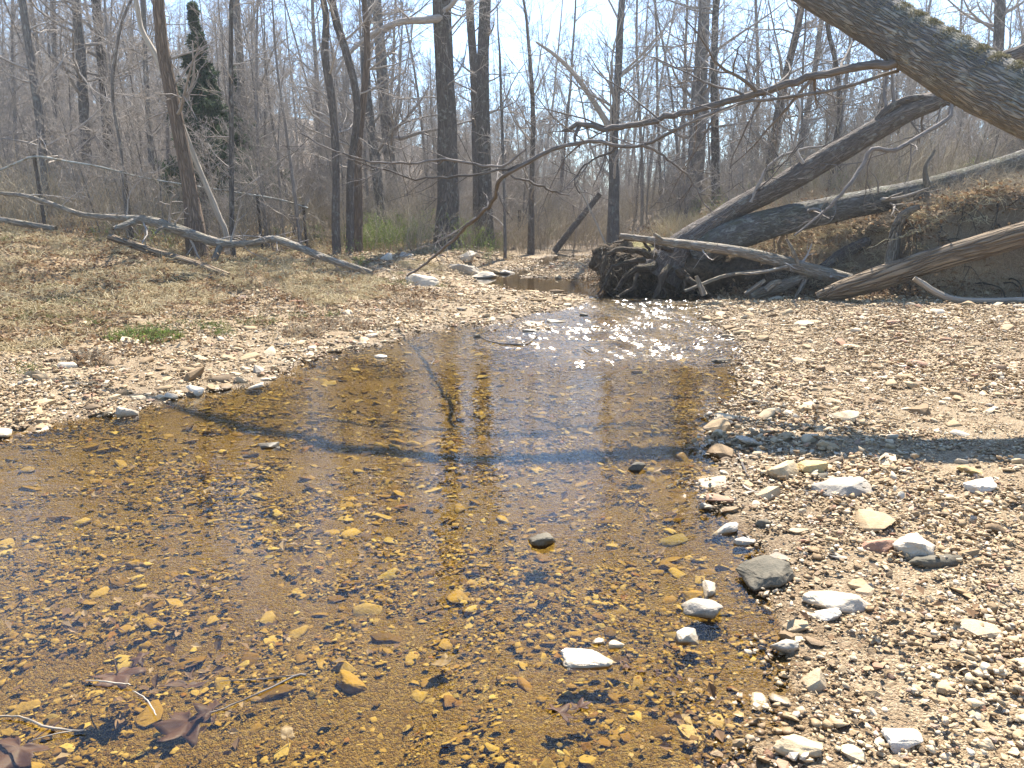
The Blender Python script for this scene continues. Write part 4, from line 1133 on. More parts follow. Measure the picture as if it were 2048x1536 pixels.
a = grow(np.stack([trunk_line([(x0, y0, 8, 14.0), (x0 - 12, y0 + 30, 4, 13.7)], 14, 4)[0] for x0, y0 in [(1220, 500), (1235, 520), (1215, 540), (1260, 500), (1290, 540), (1250, 560), (1330, 560), (1400, 560), (1460, 560)]]),
         np.full((9, 4), .014), 26, 0, 1, (.25, .8), (20, 90), 7, -.12, .3, (.3, .8), .3, .003, absl=1.0)
mb = MB(); tubes(mb, *a, 4); o = mb.obj('fine_roots', M['root'], RT, True, rb_); o['kind'] = 'stuff'

# ------------------------------------------------------------------ fallen logs
def log(label, pix, Y, mat, K=40, sides=16, bump=.05, cap=True, twigs=None, name='fallen_log', cat='log', stubs=(), group=None):
    P, R = trunk_line(pix, Y, K)
    b = np.array([P[0, 0], P[0, 1], min(P[0, 2], P[-1, 2]) - R[0]])
    root = empty(name, b)
    tag(root, label, cat, group)
    mb = MB(); tubes(mb, P, R, sides, bump, cap=cap); mb.obj('trunk', M[mat], root, True, b)
    for s in stubs:
        p2, r2 = trunk_line(s, Y, 12); m2 = MB(); tubes(m2, p2, r2, 8, .08, cap=True); m2.obj('branch_stub', M[mat], root, True, b)
    if twigs:
        n1, L1, n2 = twigs
        a = grow(P[None], R[None], n1, .05, .97, L1, (40, 85), 7, .04, .16, (.15, .35), .3, .004, absl=1.0)
        c = grow(*a, n2, .2, .95, (.3, .6), (30, 70), 5, .03, .18, (.45, .7), .4, .003)
        m2 = MB(); tubes(m2, *a, 5); tubes(m2, *c, 3); t = m2.obj('twigs', M['twig'], root, True, b); t['kind'] = 'stuff'
    return root
log('large grey lichen-covered log lying up the right bank', [(1385, 512, 58, 13.8), (1440, 484, 60, 13.7), (1490, 464, 59, 13.6), (1570, 440, 56, 13.5), (1655, 420, 53, 13.5), (1760, 400, 51, 13.5), (1862, 378, 48, 13.6), (1950, 352, 42, 13.8), (2048, 318, 36, 14.0), (2180, 276, 28, 14.4)], 14, 'bark_mossy', 50, 20, .05, twigs=(14, (.5, 1.6), 4),
    stubs=[[(1862, 395, 18, 13.5), (1850, 340, 9, 13.3), (1870, 300, 5, 13.3)]])
log('long grey pole lying across the roots toward the ridged log', [(1240, 472, 11, 13.0), (1300, 480, 14, 12.9), (1407, 493, 19, 12.7), (1490, 506, 22, 12.6), (1573, 526, 26, 12.5), (1640, 545, 28, 12.4), (1700, 560, 26, 12.3)], 12.7, 'bark_log', 40, 14, .06, twigs=(6, (.3, .8), 3),
    stubs=[[(1330, 484, 9, 12.85), (1316, 474, 8, 12.8), (1308, 468, 6, 12.8)], [(1600, 535, 9, 12.4), (1585, 500, 7, 12.3), (1572, 478, 5, 12.3)], [(1590, 530, 8, 12.4), (1520, 545, 6, 12.2), (1470, 548, 4, 12.1)]])
log('thick ridge-barked brown log slanting down to the right gravel', [(1632, 594, 18, 11.75), (1680, 580, 38, 11.7), (1738, 563, 47, 11.6), (1800, 543, 47, 11.5), (1862, 522, 46, 11.4), (1950, 496, 47, 11.2), (2048, 468, 48, 11.0), (2200, 425, 50, 10.7)], 11.5, 'bark_ridged', 50, 22, .04)
log('smooth pale bent branch lying below the ridged log', [(1828, 556, 10, 11.0), (1850, 570, 13, 10.95), (1871, 584, 14, 10.9), (1912, 600, 15, 10.8), (1980, 602, 13, 10.6), (2048, 600, 12, 10.5), (2140, 598, 10, 10.3)], 10.8, 'bark_pale', 30, 12, .07, name='fallen_branch', cat='branch')
log('broken upright dead stem on the right bank', [(1782, 530, 28, 12.4), (1788, 490, 24, 12.4), (1792, 464, 23, 12.4), (1803, 436, 20, 12.3), (1820, 422, 15, 12.2), (1838, 414, 10, 12.1)], 12.4, 'bark_log', 24, 12, .1, name='dead_stump', cat='stump')
log('dark stick poking up left of the driftwood by the pool', [(1408, 590, 12, 12.7), (1398, 566, 9, 12.7), (1392, 552, 7, 12.7)], 12.7, 'bark_log', 10, 8, .1, name='stick', cat='stick')
log('broken grey driftwood with splintered end at the root mass', [(1500, 592, 18, 12.5), (1560, 572, 24, 12.5), (1600, 558, 20, 12.5), (1632, 548, 6, 12.5)], 12.5, 'bark_log', 20, 10, .14, name='driftwood', cat='driftwood', stubs=[[(1610, 560, 10, 12.4), (1600, 580, 8, 12.3), (1590, 596, 5, 12.3)]])
log('short pale driftwood stick left of the splintered piece', [(1490, 588, 8, 12.3), (1510, 574, 10, 12.3), (1530, 560, 8, 12.3)], 12.3, 'bark_log', 12, 8, .1, name='driftwood', cat='driftwood')
log('pale gnarled driftwood chunk beside the short pale stick', [(1530, 580, 12, 12.3), (1545, 568, 14, 12.3), (1562, 562, 8, 12.3)], 12.3, 'bark_log', 12, 8, .16, name='driftwood', cat='driftwood')
log('long thin stick slanting through the roots', [(1370, 582, 6, 12.9), (1450, 552, 7, 12.9), (1530, 540, 5, 12.8)], 12.9, 'bark_log', 14, 7, .1, name='stick', cat='stick')
log('short dark log tilted on the right bank slope', [(1640, 540, 18, 13.0), (1690, 505, 22, 13.1), (1735, 482, 20, 13.2)], 13, 'bark_dark', 14, 10, .1, name='fallen_log')
log('long crooked fallen tree lying along the left bank', [(0, 386, 7.2, 15.4), (60, 394, 8.8, 15.3), (130, 418, 10.4, 15.2), (170, 430, 11.2, 15.1), (230, 436, 13.6, 15.0), (300, 442, 17.6, 14.9), (370, 464, 20.0, 14.7), (440, 486, 16.8, 14.6), (500, 486, 12.0, 14.5), (545, 478, 15.2, 14.4), (600, 496, 15.2, 14.3), (650, 516, 14.4, 14.2), (745, 546, 12.0, 14.0)], 14.8, 'bark_log', 70, 14, .06, twigs=(24, (.4, 1.3), 4), name='fallen_tree', cat='log',
    stubs=[[(270, 442, 14, 14.9), (245, 452, 12, 14.7), (228, 457, 8, 14.6)], [(442, 490, 14, 14.6), (430, 515, 12, 14.4), (422, 530, 9, 14.3)], [(395, 470, 8, 14.7), (330, 455, 6, 14.5), (310, 468, 4, 14.4)]])
log('rough-barked log lying on the grassy slope below the crooked one', [(220, 474, 14, 13.6), (280, 494, 15, 13.3), (320, 508, 17, 13.1), (390, 530, 19, 12.9), (456, 555, 20, 12.7)], 13, 'bark_ridged', 30, 14, .06)
log('grey log at the left edge of the bank', [(-40, 432, 12, 15.5), (40, 446, 13, 15.4), (112, 458, 11, 15.3)], 15.4, 'bark_log', 18, 10, .06)
t = NT('galvanised'); pos = t.pos()
c = t.mix(t.rng(t.noise(pos, 12, 4, .6), .4, .6), (.22, .23, .21), (.33, .34, .31))
M['galvanised'] = t.done(t.pbsdf(t.mix(t.rng(t.noise(pos, 5, 4, .7), .52, .62), c, (.20, .16, .10)), .6, None, .4))
def fence():
    rail = [(-60, 358, 7, 16.3), (0, 340, 8, 16.4), (40, 323, 8, 16.5), (72, 313, 8, 16.5), (130, 322, 8, 16.6), (200, 334, 7, 16.8), (290, 356, 6, 17.2), (390, 372, 6, 17.9), (468, 384, 6, 18.6), (520, 392, 7, 19.0), (570, 402, 7, 19.2), (616, 416, 6, 19.4)]
    P, R = trunk_line(rail, 17, 60)
    b = np.array([P[0, 0], P[0, 1], H(P[0, 0], P[0, 1])])
    e = empty('chain_link_fence', b); tag(e, 'sagging old chain-link fence with grey top rail in the left thicket', 'fence')
    mb = MB(); tubes(mb, P, R * .5, 8, .03); mb.obj('top_rail', M['galvanised'], e, True, b)
    for px_ in (72, 250, 400, 518, 610):
        k = int(np.argmin(np.abs(px_of(P)[0] - px_)))
        p = P[k]; g = H(p[0], p[1])
        pp = np.array([[p[0] + .05, p[1] + .03, g - .2], [p[0] + .02, p[1] + .03, (g + p[2]) / 2], [p[0], p[1] + .03, p[2] + .04]])
        mb = MB(); tubes(mb, catmull(pp, 6), np.full(6, .035), 8, cap=True); mb.obj('post', M['bark_dark'], e, True, b)
    # wire mesh: two families of slanting wires from the rail to the ground
    s_ = np.concatenate([[0], np.cumsum(np.linalg.norm(P[1:] - P[:-1], axis=1))]); L = s_[-1]
    W = []
    for sgn in (-1, 1):
        a = np.arange(0, L, .075)
        for u0 in a:
            q = []
            for f in np.linspace(0, 1, 6):
                u = np.clip(u0 + sgn * f * .75, 0, L); x = np.interp(u, s_, P[:, 0]); y = np.interp(u, s_, P[:, 1]); z1 = np.interp(u, s_, P[:, 2])
                q.append((x, y + .02 + .012 * sgn + .05 * math.sin(u * 2.3) * f, z1, f))
            W.append(q)
    W = np.array(W); g = Hs(W[..., 0], W[..., 1]); W[..., 2] = W[..., 2] * (1 - W[..., 3]) + (g + .02) * W[..., 3]
    mb = MB(); tubes(mb, W[..., :3], np.full(W.shape[:2], .0024), 3); o = mb.obj('wire_mesh', M['galvanised'], e, True, b); o['kind'] = 'stuff'
fence()
log('snapped snag leaning over the far gravel bar', [(1108, 503, 14, 28), (1150, 450, 13, 28), (1200, 388, 10, 28)], 28, 'bark_dark', 14, 9, .06, name='leaning_snag', cat='snag')
log('far log lying across the creek beyond the bar', [(1030, 496, 10, 30), (1110, 502, 13, 29.5), (1200, 511, 12, 29)], 29.5, 'bark_log', 16, 10, .06)
log('broken stump post standing beyond the bend', [(1038, 455, 7, 30), (1039, 420, 6, 30)], 30, 'bark_dark', 8, 8, .06, name='stump', cat='stump')
log('dark drift log at the water under the far left bank', [(980, 525, 10, 21.5), (1010, 532, 9, 21), (1035, 538, 6, 20.7)], 21, 'bark_log', 12, 9, .08)
log('thin pale pole leaning over the far bar', [(1225, 520, 5, 24), (1180, 420, 4, 24), (1120, 300, 3, 24), (1092, 262, 2, 24)], 24, 'bark_pale', 16, 7, .03, name='leaning_pole', cat='branch')

# ------------------------------------------------------------------ cedar
def cedar(label, x, y, h, w, n, dens=26):
    z = H(x, y); e = empty('cedar_tree', (x, y, z)); b = np.array([x, y, z])
    P = np.array([[x, y, z - .2], [x + .05, y, z + h * .5], [x, y, z + h]]); P = catmull(P, 12); R = np.linspace(.09, .012, 12)
    mb = MB(); tubes(mb, P, R, 8); mb.obj('trunk', M['bark_brown'], e, True, b)
    a = grow(P[None], R[None], n, .08, .99, (.5, 1.0), (55, 85), 6, .05, .12, (.2, .35), .3, .004, absl=w)
    st = a[0][:, :1]; fz = np.clip((z + h - st[:, :, 2:]) / h * 1.25, .1, 1); a = (st + (a[0] - st) * fz, a[1])
    c = grow(*a, 7, .15, 1.0, (.25, .5), (25, 60), 4, .02, .2, (.5, .7), .4, .003)
    mb = MB(); tubes(mb, *a, 4); tubes(mb, *c, 3); mb.obj('branches', M['twig_near'], e, True, b)
    pts = c[0].reshape(-1, 4, 3)
    N = len(pts) * dens
    i = rng.integers(0, len(pts), N); f = rng.uniform(0, 3, N); k = np.clip(f.astype(int), 0, 2); g = (f - k)[:, None]
    p = pts[i, k] * (1 - g) + pts[i, k + 1] * g
    d = norm(rng.normal(0, 1, (N, 3)) + norm(pts[i, 3] - pts[i, 0]) * .9 + np.array([0, 0, .2]))
    L = rng.uniform(.05, .15, (N, 1)); s = norm(np.cross(d, rng.normal(0, 1, (N, 3)))) * L * .09; u = np.cross(d, s) * .6
    V = np.stack([p - s, p + s, p + d * L + u, p + d * L * .45 + u * 2.5], 1)
    ids = np.arange(N)[:, None] * 4
    T = np.concatenate([ids + np.array([[0, 1, 3]]), ids + np.array([[1, 2, 3]]), ids + np.array([[0, 3, 2]])])
    mb = MB(); mb.add(V.reshape(-1, 3), tris=T, tone=np.repeat(rng.uniform(0, .25, N), 4)); mb.obj('crown', M['cedar_leaf'], e, True, b)
    tag(e, label, 'tree')
c_ = at_y(420, 440, 22.5); cedar('dark green cedar behind the leaning furrowed trunk', c_[0], c_[1], 6.0, 2.0, 170, 56)
c_ = at_y(490, 440, 25); cedar('smaller lighter cedar right of the dark cedar', c_[0], c_[1], 4.8, 1.7, 100, 40)

# ------------------------------------------------------------------ undergrowth, straw, leaves
def stems_patch(seed, n, h, spread, leafy=0, mat='stem', rad=.0035):
    mb = MB()
    r = np.random.default_rng(seed)
    x = r.normal(0, spread, n); y = r.normal(0, spread, n)
    K = 5
    P = np.zeros((n, K, 3)); P[:, 0, 0] = x; P[:, 0, 1] = y
    d = norm(np.stack([r.normal(0, .22, n), r.normal(0, .22, n), np.ones(n)], 1)); L = h * r.uniform(.45, 1.0, n)
    for k in range(1, K):
        d = norm(d + r.normal(0, .13, (n, 3))); P[:, k] = P[:, k - 1] + d * (L / (K - 1))[:, None]
    R = rad * np.linspace(1.2, .6, K)[None] * r.uniform(.8, 1.5, (n, 1))
    tubes(mb, P, R, 3, tone=r.uniform(0, .3, n))
    c = grow(P, R, 5, .25, 1, (.2, .5), (25, 65), 4, .05, .15, (.5, .8), .6, rad * .6)
    tubes(mb, *c, 3, tone=r.uniform(0, .3, n * 5))
    if leafy:
        i = r.integers(0, len(c[0]), leafy); p = c[0][i, r.integers(0, 4, leafy)]
        leaf_faces(mb, p, r, .018, .035)
    return mb.mesh('stems', M[mat])
def leaf_faces(mb, p, r, l0, l1):
    n = len(p)
    d = norm(r.normal(0, 1, (n, 3))); s = norm(np.cross(d, r.normal(0, 1, (n, 3)))); u = np.cross(d, s)
    L = r.uniform(l0, l1, (n, 1))
    V = np.stack([p, p + d * L * .5 + s * L * .32 + u * L * .08, p + d * L, p + d * L * .5 - s * L * .32 + u * L * .08, p + d * L * .5 - u * L * .06], 1)
    ids = np.arange(n)[:, None] * 5
    T = np.concatenate([ids + np.array([[0, 1, 4]]), ids + np.array([[1, 2, 4]]), ids + np.array([[2, 3, 4]]), ids + np.array([[3, 0, 4]])])
    mb.add(V.reshape(-1, 3), tris=T, tone=np.repeat(r.uniform(0, .3, n), 5))
C_STEM = source_collection('stem_source', [stems_patch(700 + k, 10, 1.3 + .25 * (k % 3), .28) for k in range(5)])
C_GREEN = source_collection('green_source', [stems_patch(720 + k, 9, .9, .22, 260, 'green_leaf', .0025) for k in range(3)])
def tuft(seed, n, h, mat, lay=.5, w=.0028):
    r = np.random.default_rng(seed); mb = MB()
    K = 4; P = np.zeros((n, K, 3)); P[:, 0, :2] = r.normal(0, .06, (n, 2))
    d = norm(np.stack([r.normal(0, lay, n), r.normal(0, lay, n), np.ones(n)], 1)); L = h * r.uniform(.4, 1, n)
    for k in range(1, K):
        P[:, k] = P[:, k - 1] + d * (L / (K - 1))[:, None]
        d = norm(d + r.normal(0, .2, (n, 3)) - np.array([0, 0, .32 * lay * 2]))
    P[:, :, 2] = np.maximum(P[:, :, 2], .004)
    tubes(mb, P, w * np.linspace(1, .35, K)[None] * r.uniform(.7, 1.4, (n, 1)), 3, tone=r.uniform(0, .35, n))
    return mb.mesh('tuft', M[mat])
C_STRAW = source_collection('straw_source', [tuft(740 + k, 26, .30, 'dry_grass', 1.6, .0035) for k in range(5)])
C_TALL = source_collection('tallgrass_source', [tuft(750 + k, 26, .75, 'dry_grass', .28, .003) for k in range(3)])
C_GRN = source_collection('greengrass_source', [tuft(760 + k, 34, .14, 'green_leaf', .5, .0022) for k in range(3)])
def litter_patch(seed, n):
    r = np.random.default_rng(seed); mb = MB()
    p = np.stack([r.normal(0, .12, n), r.normal(0, .12, n), r.uniform(.005, .03, n)], 1)
    d = norm(np.stack([r.normal(0, 1, n), r.normal(0, 1, n), r.normal(0, .25, n)], 1)); up = norm(np.stack([r.normal(0, .35, n), r.normal(0, .35, n), np.ones(n)], 1))
    s = norm(np.cross(d, up)); L = r.uniform(.035, .08, (n, 1))
    V = np.stack([p - d * L * .5, p + s * L * .3 + up * L * .14, p + d * L * .5, p - s * L * .3 + up * L * .16, p - up * L * .03], 1)
    ids = np.arange(n)[:, None] * 5
    T = np.concatenate([ids + np.array([[0, 1, 4]]), ids + np.array([[1, 2, 4]]), ids + np.array([[2, 3, 4]]), ids + np.array([[3, 0, 4]])])
    mb.add(V.reshape(-1, 3), tris=T, tone=np.repeat(r.uniform(0, 1, n), 5))
    return mb.mesh('litter', M['leaf_litter'], False)
C_LIT = source_collection('litter_source', [litter_patch(770 + k, 14) for k in range(5)])

def rotz(n, t=.1): return np.stack([rng.normal(0, t, n), rng.normal(0, t, n), rng.uniform(0, 6.28, n)], 1)
def area_pts(n, x0, x1, y0, y1, test, wide=1.2):
    yy = rng.uniform(y0, y1, n); xx = rng.uniform(x0, x1, n) * .666 * wide * yy
    z, d, lf, inb = terrain(xx, yy); k = test(xx, yy, z, d, lf, inb)
    return np.stack([xx[k], yy[k], z[k]], 1)
def put(name, col, P, s0, s1, t, label, cat, parent=None):
    n = len(P); return scatter(name, col, P, rotz(n, t), rng.uniform(s0, s1, n), parent, label, cat)
# brush along the left bank and in the woods
P = area_pts(5200, -1, 1, 13, 60, lambda x, y, z, d, lf, inb: np.where(lf, ((d > 5.5) & (y > 16.3)) | ((d > 1.6) & (y > 19)), inb > 4.6) & (rng.uniform(0, 1, len(x)) < np.clip(.8 + .4 * snoise(x, y, .12, 50), 0, 1)))
P = np.concatenate([P, area_pts(1500, -.3, .35, 27, 60, lambda x, y, z, d, lf, inb: d > .6)])
put('undergrowth', C_STEM, P, .6, 1.35, .12, 'tangle of thin dry stems and brush under the trees', 'undergrowth')
P = area_pts(900, -1, 1, 15, 40, lambda x, y, z, d, lf, inb: np.where(lf, d > 2.5, inb > 2.5) & (snoise(x, y, .10, 51) > .25))
g2 = np.array([[*at_y(px_, 470, Yq)[:2], 0] for px_, Yq in zip(rng.uniform(715, 800, 46), rng.uniform(18.5, 24, 46))]); g2[:, 2] = Hs(g2[:, 0], g2[:, 1])
g3 = np.array([[*at_y(px_, 470, Yq)[:2], 0] for px_, Yq in zip(rng.uniform(800, 1000, 26), rng.uniform(19.5, 23, 26))]); g3[:, 2] = Hs(g3[:, 0], g3[:, 1])
P = np.concatenate([P[:260], g2, g3[sdist(g3[:, 0], g3[:, 1], WPOLY) > .6]])
put('green_undergrowth', C_GREEN, P, .6, 1.2, .1, 'fresh light green leafing shoots among the dry brush', 'undergrowth')
# straw and leaves on the left bank
P = area_pts(17000, -1, .1, 5, 25, lambda x, y, z, d, lf, inb: lf & (d > np.where(y > 16, .8, 2.3)) & (d < 11) & (snoise(x, y, .3, 52) + .6 * snoise(x, y, .9, 53) > -.35 + .5 * (d < 3.2)))
put('dry_grass', C_STRAW, P, .6, 1.3, .2, 'matted straw-coloured dry grass on the left bank', 'grass', None)
P = area_pts(15000, -1, .15, 5, 24, lambda x, y, z, d, lf, inb: lf & (d > np.where(y > 16, .4, 1.4)) & (rng.uniform(0, 1, len(x)) < np.clip((d - 1.0) / 4 + .35 * snoise(x, y, .5, 54), .03, .9)))
put('leaf_litter', C_LIT, P, .6, 1.2, .25, 'brown fallen leaves strewn over the left bank', 'leaves')
P = area_pts(420, -1, 1, 1.5, 9, lambda x, y, z, d, lf, inb: (d < -.1) & (snoise(x, y, .6, 90) > .1))
put('sunken_leaves', C_LIT, P, .5, .9, .2, 'scattered brown leaves sunk on the creek bed', 'leaves')
P = area_pts(260, -.4, 1, 2, 12, lambda x, y, z, d, lf, inb: (d > .1) & (~lf) & (inb < .2) & (snoise(x, y, .5, 91) > .2))
put('stray_leaves', C_LIT, P, .3, .7, .2, 'stray dry leaf bits between the stones of the right gravel', 'leaves')
P = area_pts(11000, .1, 1, 9.5, 24, lambda x, y, z, d, lf, inb: (~lf) & (inb > .05) & (inb < 9))
put('bank_leaves', C_LIT, P, .7, 1.4, .3, 'brown dead leaves covering the right bank', 'leaves')
P = area_pts(2600, .1, 1, 10, 26, lambda x, y, z, d, lf, inb: (~lf) & (inb > .5) & (inb < 8) & (snoise(x, y, .25, 55) > -.1))
put('bank_grass', C_STRAW, P, .9, 1.8, .3, 'dry tangled grass on top of the right bank', 'grass')
P = area_pts(3400, .1, 1, 10, 20, lambda x, y, z, d, lf, inb: (~lf) & (inb > .15) & (inb < 5) & (snoise(x, y, .4, 57) > -.5))
put('bank_brush', C_STEM, P, .22, .5, .8, 'tangle of grey dead stems hanging over the right bank', 'brush')
q = np.array([[*at_y(px_, 430, Yq)[:2], 0] for px_, Yq in zip(rng.uniform(1320, 1420, 60), rng.uniform(16.5, 18.5, 60))]); q[:, 2] = Hs(q[:, 0], q[:, 1])
put('tall_dry_grass', C_TALL, q, .7, 1.2, .1, 'tall golden dry grass above the root mass', 'grass')
P = area_pts(1500, -1, .05, 6, 22, lambda x, y, z, d, lf, inb: lf & (d > 2.6) & (d < 11) & (snoise(x, y, .4, 58) > .1))
put('standing_straw', C_TALL, P, .22, .55, .3, 'standing tufts of pale dry grass on the left slope', 'grass')
P = area_pts(1800, -1, 0, 5, 22, lambda x, y, z, d, lf, inb: lf & (d > 1.4) & (d < 11) & (snoise(x, y, .3, 56) > .25))
put('green_grass', C_GRN, P, .6, 1.2, .1, 'sparse green grass on the left bank', 'grass')

# roots hanging from the cut bank at the right
n = 46
bx_ = rng.uniform(5.6, 9.2, n); by_ = np.interp(bx_, [4.9, 7.0, 14], [12.3, 11.2, 9.8]) + rng.uniform(.35, .9, n)
st_ = np.stack([bx_, by_, Hs(bx_, by_) + .02], 1)
d_ = norm(np.stack([rng.normal(0, .4, n), -np.ones(n) * .9, rng.normal(.1, .2, n)], 1)); out = [st_]
for k in range(7):
    out.append(out[-1] + d_ * rng.uniform(.06, .14, (n, 1))); d_ = norm(d_ + rng.normal(0, .22, (n, 3)) - np.array([0, 0, .34]))
CPs = np.stack(out, 1); CRs = rng.uniform(.005, .016, (n, 1)) * np.linspace(1, .3, 8)[None]
mb = MB(); tubes(mb, CPs, CRs, 5, .08); kids_ = grow(CPs, CRs, 4, .3, .95, (.2, .5), (25, 80), 5, -.15, .25, (.4, .7), .4, .0025); tubes(mb, *kids_, 3)
o = mb.obj('exposed_roots', M['root'], G_BR, True); o['kind'] = 'stuff'

# small things on the gravel: grass clump, leaf piles, sticks, leaves in the water
def clump_at(label, px_, py_, n, spread, cols, name, cat):
    g = ground_at(px_, py_); e = empty(name, g); tag(e, label, cat)
    for nm, (mesh_fn, mat) in cols.items():
        mb = MB(); mesh_fn(mb, g, n, spread); mb.obj(nm, M[mat], e, True, g)
    return e
def fn_blades(h, w=.0025, lay=.5):
    def f(mb, g, n, spread):
        a = rng.uniform(0, 6.28, n); rr = spread * np.sqrt(rng.uniform(0, 1, n))
        P0 = np.stack([g[0] + rr * np.cos(a) * 1.4, g[1] + rr * np.sin(a), np.zeros(n)], 1); P0[:, 2] = Hs(P0[:, 0], P0[:, 1]) + .05 * (1 - (rr / spread) ** 2)
        d = norm(np.stack([rng.normal(0, lay, n), rng.normal(0, lay, n), np.ones(n)], 1)); L = h * rng.uniform(.4, 1, (n, 1))
        out = [P0]
        for k in range(3): out.append(out[-1] + d * L / 3); d = norm(d + rng.normal(0, .2, (n, 3)) - np.array([0, 0, .15]))
        tubes(mb, np.stack(out, 1), w * np.linspace(1, .35, 4)[None] * np.ones((n, 1)), 3, tone=rng.uniform(0, .3, n))
    return f
def fn_leaves(l0, l1, hh):
    def f(mb, g, n, spread):
        a = rng.uniform(0, 6.28, n); rr = spread * np.sqrt(rng.uniform(0, 1, n))
        p = np.stack([g[0] + rr * np.cos(a) * 1.3, g[1] + rr * np.sin(a), np.zeros(n)], 1); p[:, 2] = Hs(p[:, 0], p[:, 1]) + rng.uniform(0, hh, n) * (1 - (rr / spread) ** 2) + .008
        leaf_faces(mb, p, np.random.default_rng(int(rng.integers(1e6))), l0, l1)
    return f
clump_at('low green plant clump on the left gravel', 290, 680, 420, .30, {'blades': (fn_blades(.16), 'green_leaf'), 'leaves': (fn_leaves(.02, .05, .12), 'green_leaf'), 'dead_leaves': (fn_leaves(.03, .06, .05), 'leaf_litter')}, 'green_plant', 'plant')
for lab, x, y, n, s in [('rust-brown pile of dead leaves on the left gravel near the water', 605, 672, 220, .20), ('small dark pile of leaves caught low on the left gravel', 180, 728, 150, .14), ('dark leaf heap at the left edge of the slope', 65, 610, 160, .25),
                        ('brown leaf pile nearest the bend on the left gravel', 815, 612, 200, .26), ('brown leaf tuft in the middle of the left gravel', 682, 592, 160, .2), ('flat drift of brown leaves along the left waterline', 690, 655, 260, .35)]:
    clump_at(lab, x, y, n, s, {'leaves': (fn_leaves(.03, .07, .10), 'leaf_litter'), 'stalks': (fn_blades(.14, .002, .9), 'stem')}, 'leaf_pile', 'leaves')
for k in range(26):
    x, y = rng.uniform(480, 1000), rng.uniform(540, 590)
    if k > 15: x, y = rng.uniform(0, 700), rng.uniform(520, 700)
    g = ground_at(x, y)
    if g[2] < .02: continue
    n = 6
    mb = MB(); P0 = g[None] + rng.normal(0, .04, (n, 3)) * np.array([1, 1, 0])
    d = norm(np.stack([rng.normal(.25, .4, n), rng.normal(0, .4, n), np.ones(n)], 1)); L = rng.uniform(.2, .55, (n, 1)); out = [P0]
    for j in range(4): out.append(out[-1] + d * L / 4); d = norm(d + rng.normal(0, .18, (n, 3)) - np.array([0, 0, .14]))
    tubes(mb, np.stack(out, 1), .003 * np.linspace(1, .5, 5)[None] * np.ones((n, 1)), 4, tone=rng.uniform(0, .3, n))
    o = mb.obj('dry_stalks', M['dry_grass'], None, True, g); o.location = g
    tag(o, 'sprig of bent dry weed stalks rising from the left bank', 'plant', 'dry weed sprigs on the left bank')

def stick(label, pix, mat='twig_near', lift=.0, kids=(), name='stick', cat='stick', r=None):
    P = []; R = []
    for x, y, w in pix:
        g = on_z(x, y, lift); g[2] = max(lift, H(g[0], g[1]) + .008)
        P.append(np.append(g, w * .33 * math.hypot(g[1], CAM_H) / FPX))
    c = catmull(np.array(P), 16); g0 = c[0, :3].copy()
    mb = MB(); tubes(mb, c[:, :3] + rng.normal(0, .0008, (16, 3)), np.maximum(c[:, 3], .0010), 7, .08, cap=True)
    for kd in kids:
        Q = []
        for x, y, w in kd:
            g = on_z(x, y, lift); g[2] = max(lift, H(g[0], g[1]) + .006); Q.append(np.append(g, w * .3 * math.hypot(g[1], CAM_H) / FPX))
        q = catmull(np.array(Q), 10); tubes(mb, q[:, :3], np.maximum(q[:, 3], .001), 6)
    o = mb.obj(name, M[mat], None, True, g0); o.location = g0
    tag(o, label, cat)
stick('dark forked twig lying in the riffle', [(962, 675, 3), (990, 685, 5), (1030, 689, 6), (1052, 688, 5), (1075, 672, 3)], 'twig_near', .012, [[(1000, 686, 3), (985, 680, 2)], [(1040, 688, 4), (1060, 678, 2)]])
stick('small dark twig poking from the right riffle', [(1166, 694, 5), (1180, 704, 4), (1192, 702, 3)], 'twig_near', .02)
stick('slender dark stick on the wet edge of the right gravel', [(1476, 905, 6), (1488, 935, 7), (1500, 960, 5)], 'twig_near', .03)
stick('pale curved twig by the blocky tan rock', [(1482, 960, 6), (1490, 975, 8), (1510, 985, 7), (1530, 983, 3)], 'bark_pale', .02)
stick('broad submerged brown stick below the pointed rock', [(1335, 975, 12), (1360, 962, 14), (1380, 955, 9)], 'bark_log', -.05)
stick('long pale twig with side twigs in the near water at left', [(0, 1432, 5), (40, 1434, 6), (90, 1452, 7), (140, 1460, 6), (170, 1461, 4)], 'bark_pale', .008, [[(145, 1462, 4), (110, 1468, 4), (65, 1480, 3)]])
stick('short pale twig floating above the dark leaves', [(172, 1360, 3), (215, 1364, 5), (262, 1369, 4)], 'bark_pale', .01)
stick('thin bent pale twig left of the dark leaf pile', [(266, 1382, 3), (295, 1402, 4), (312, 1430, 3)], 'bark_pale', .01)
stick('long brown leaf stalk forked across the near water', [(612, 1350, 8), (590, 1352, 6), (520, 1385, 5), (450, 1415, 4), (420, 1425, 3)], 'twig_near', .004, [[(600, 1350, 5), (520, 1358, 3), (440, 1362, 2)]])
stick('tiny twig standing in the calm water', [(862, 728, 3), (868, 720, 3), (864, 716, 2)], 'twig_near', .02)

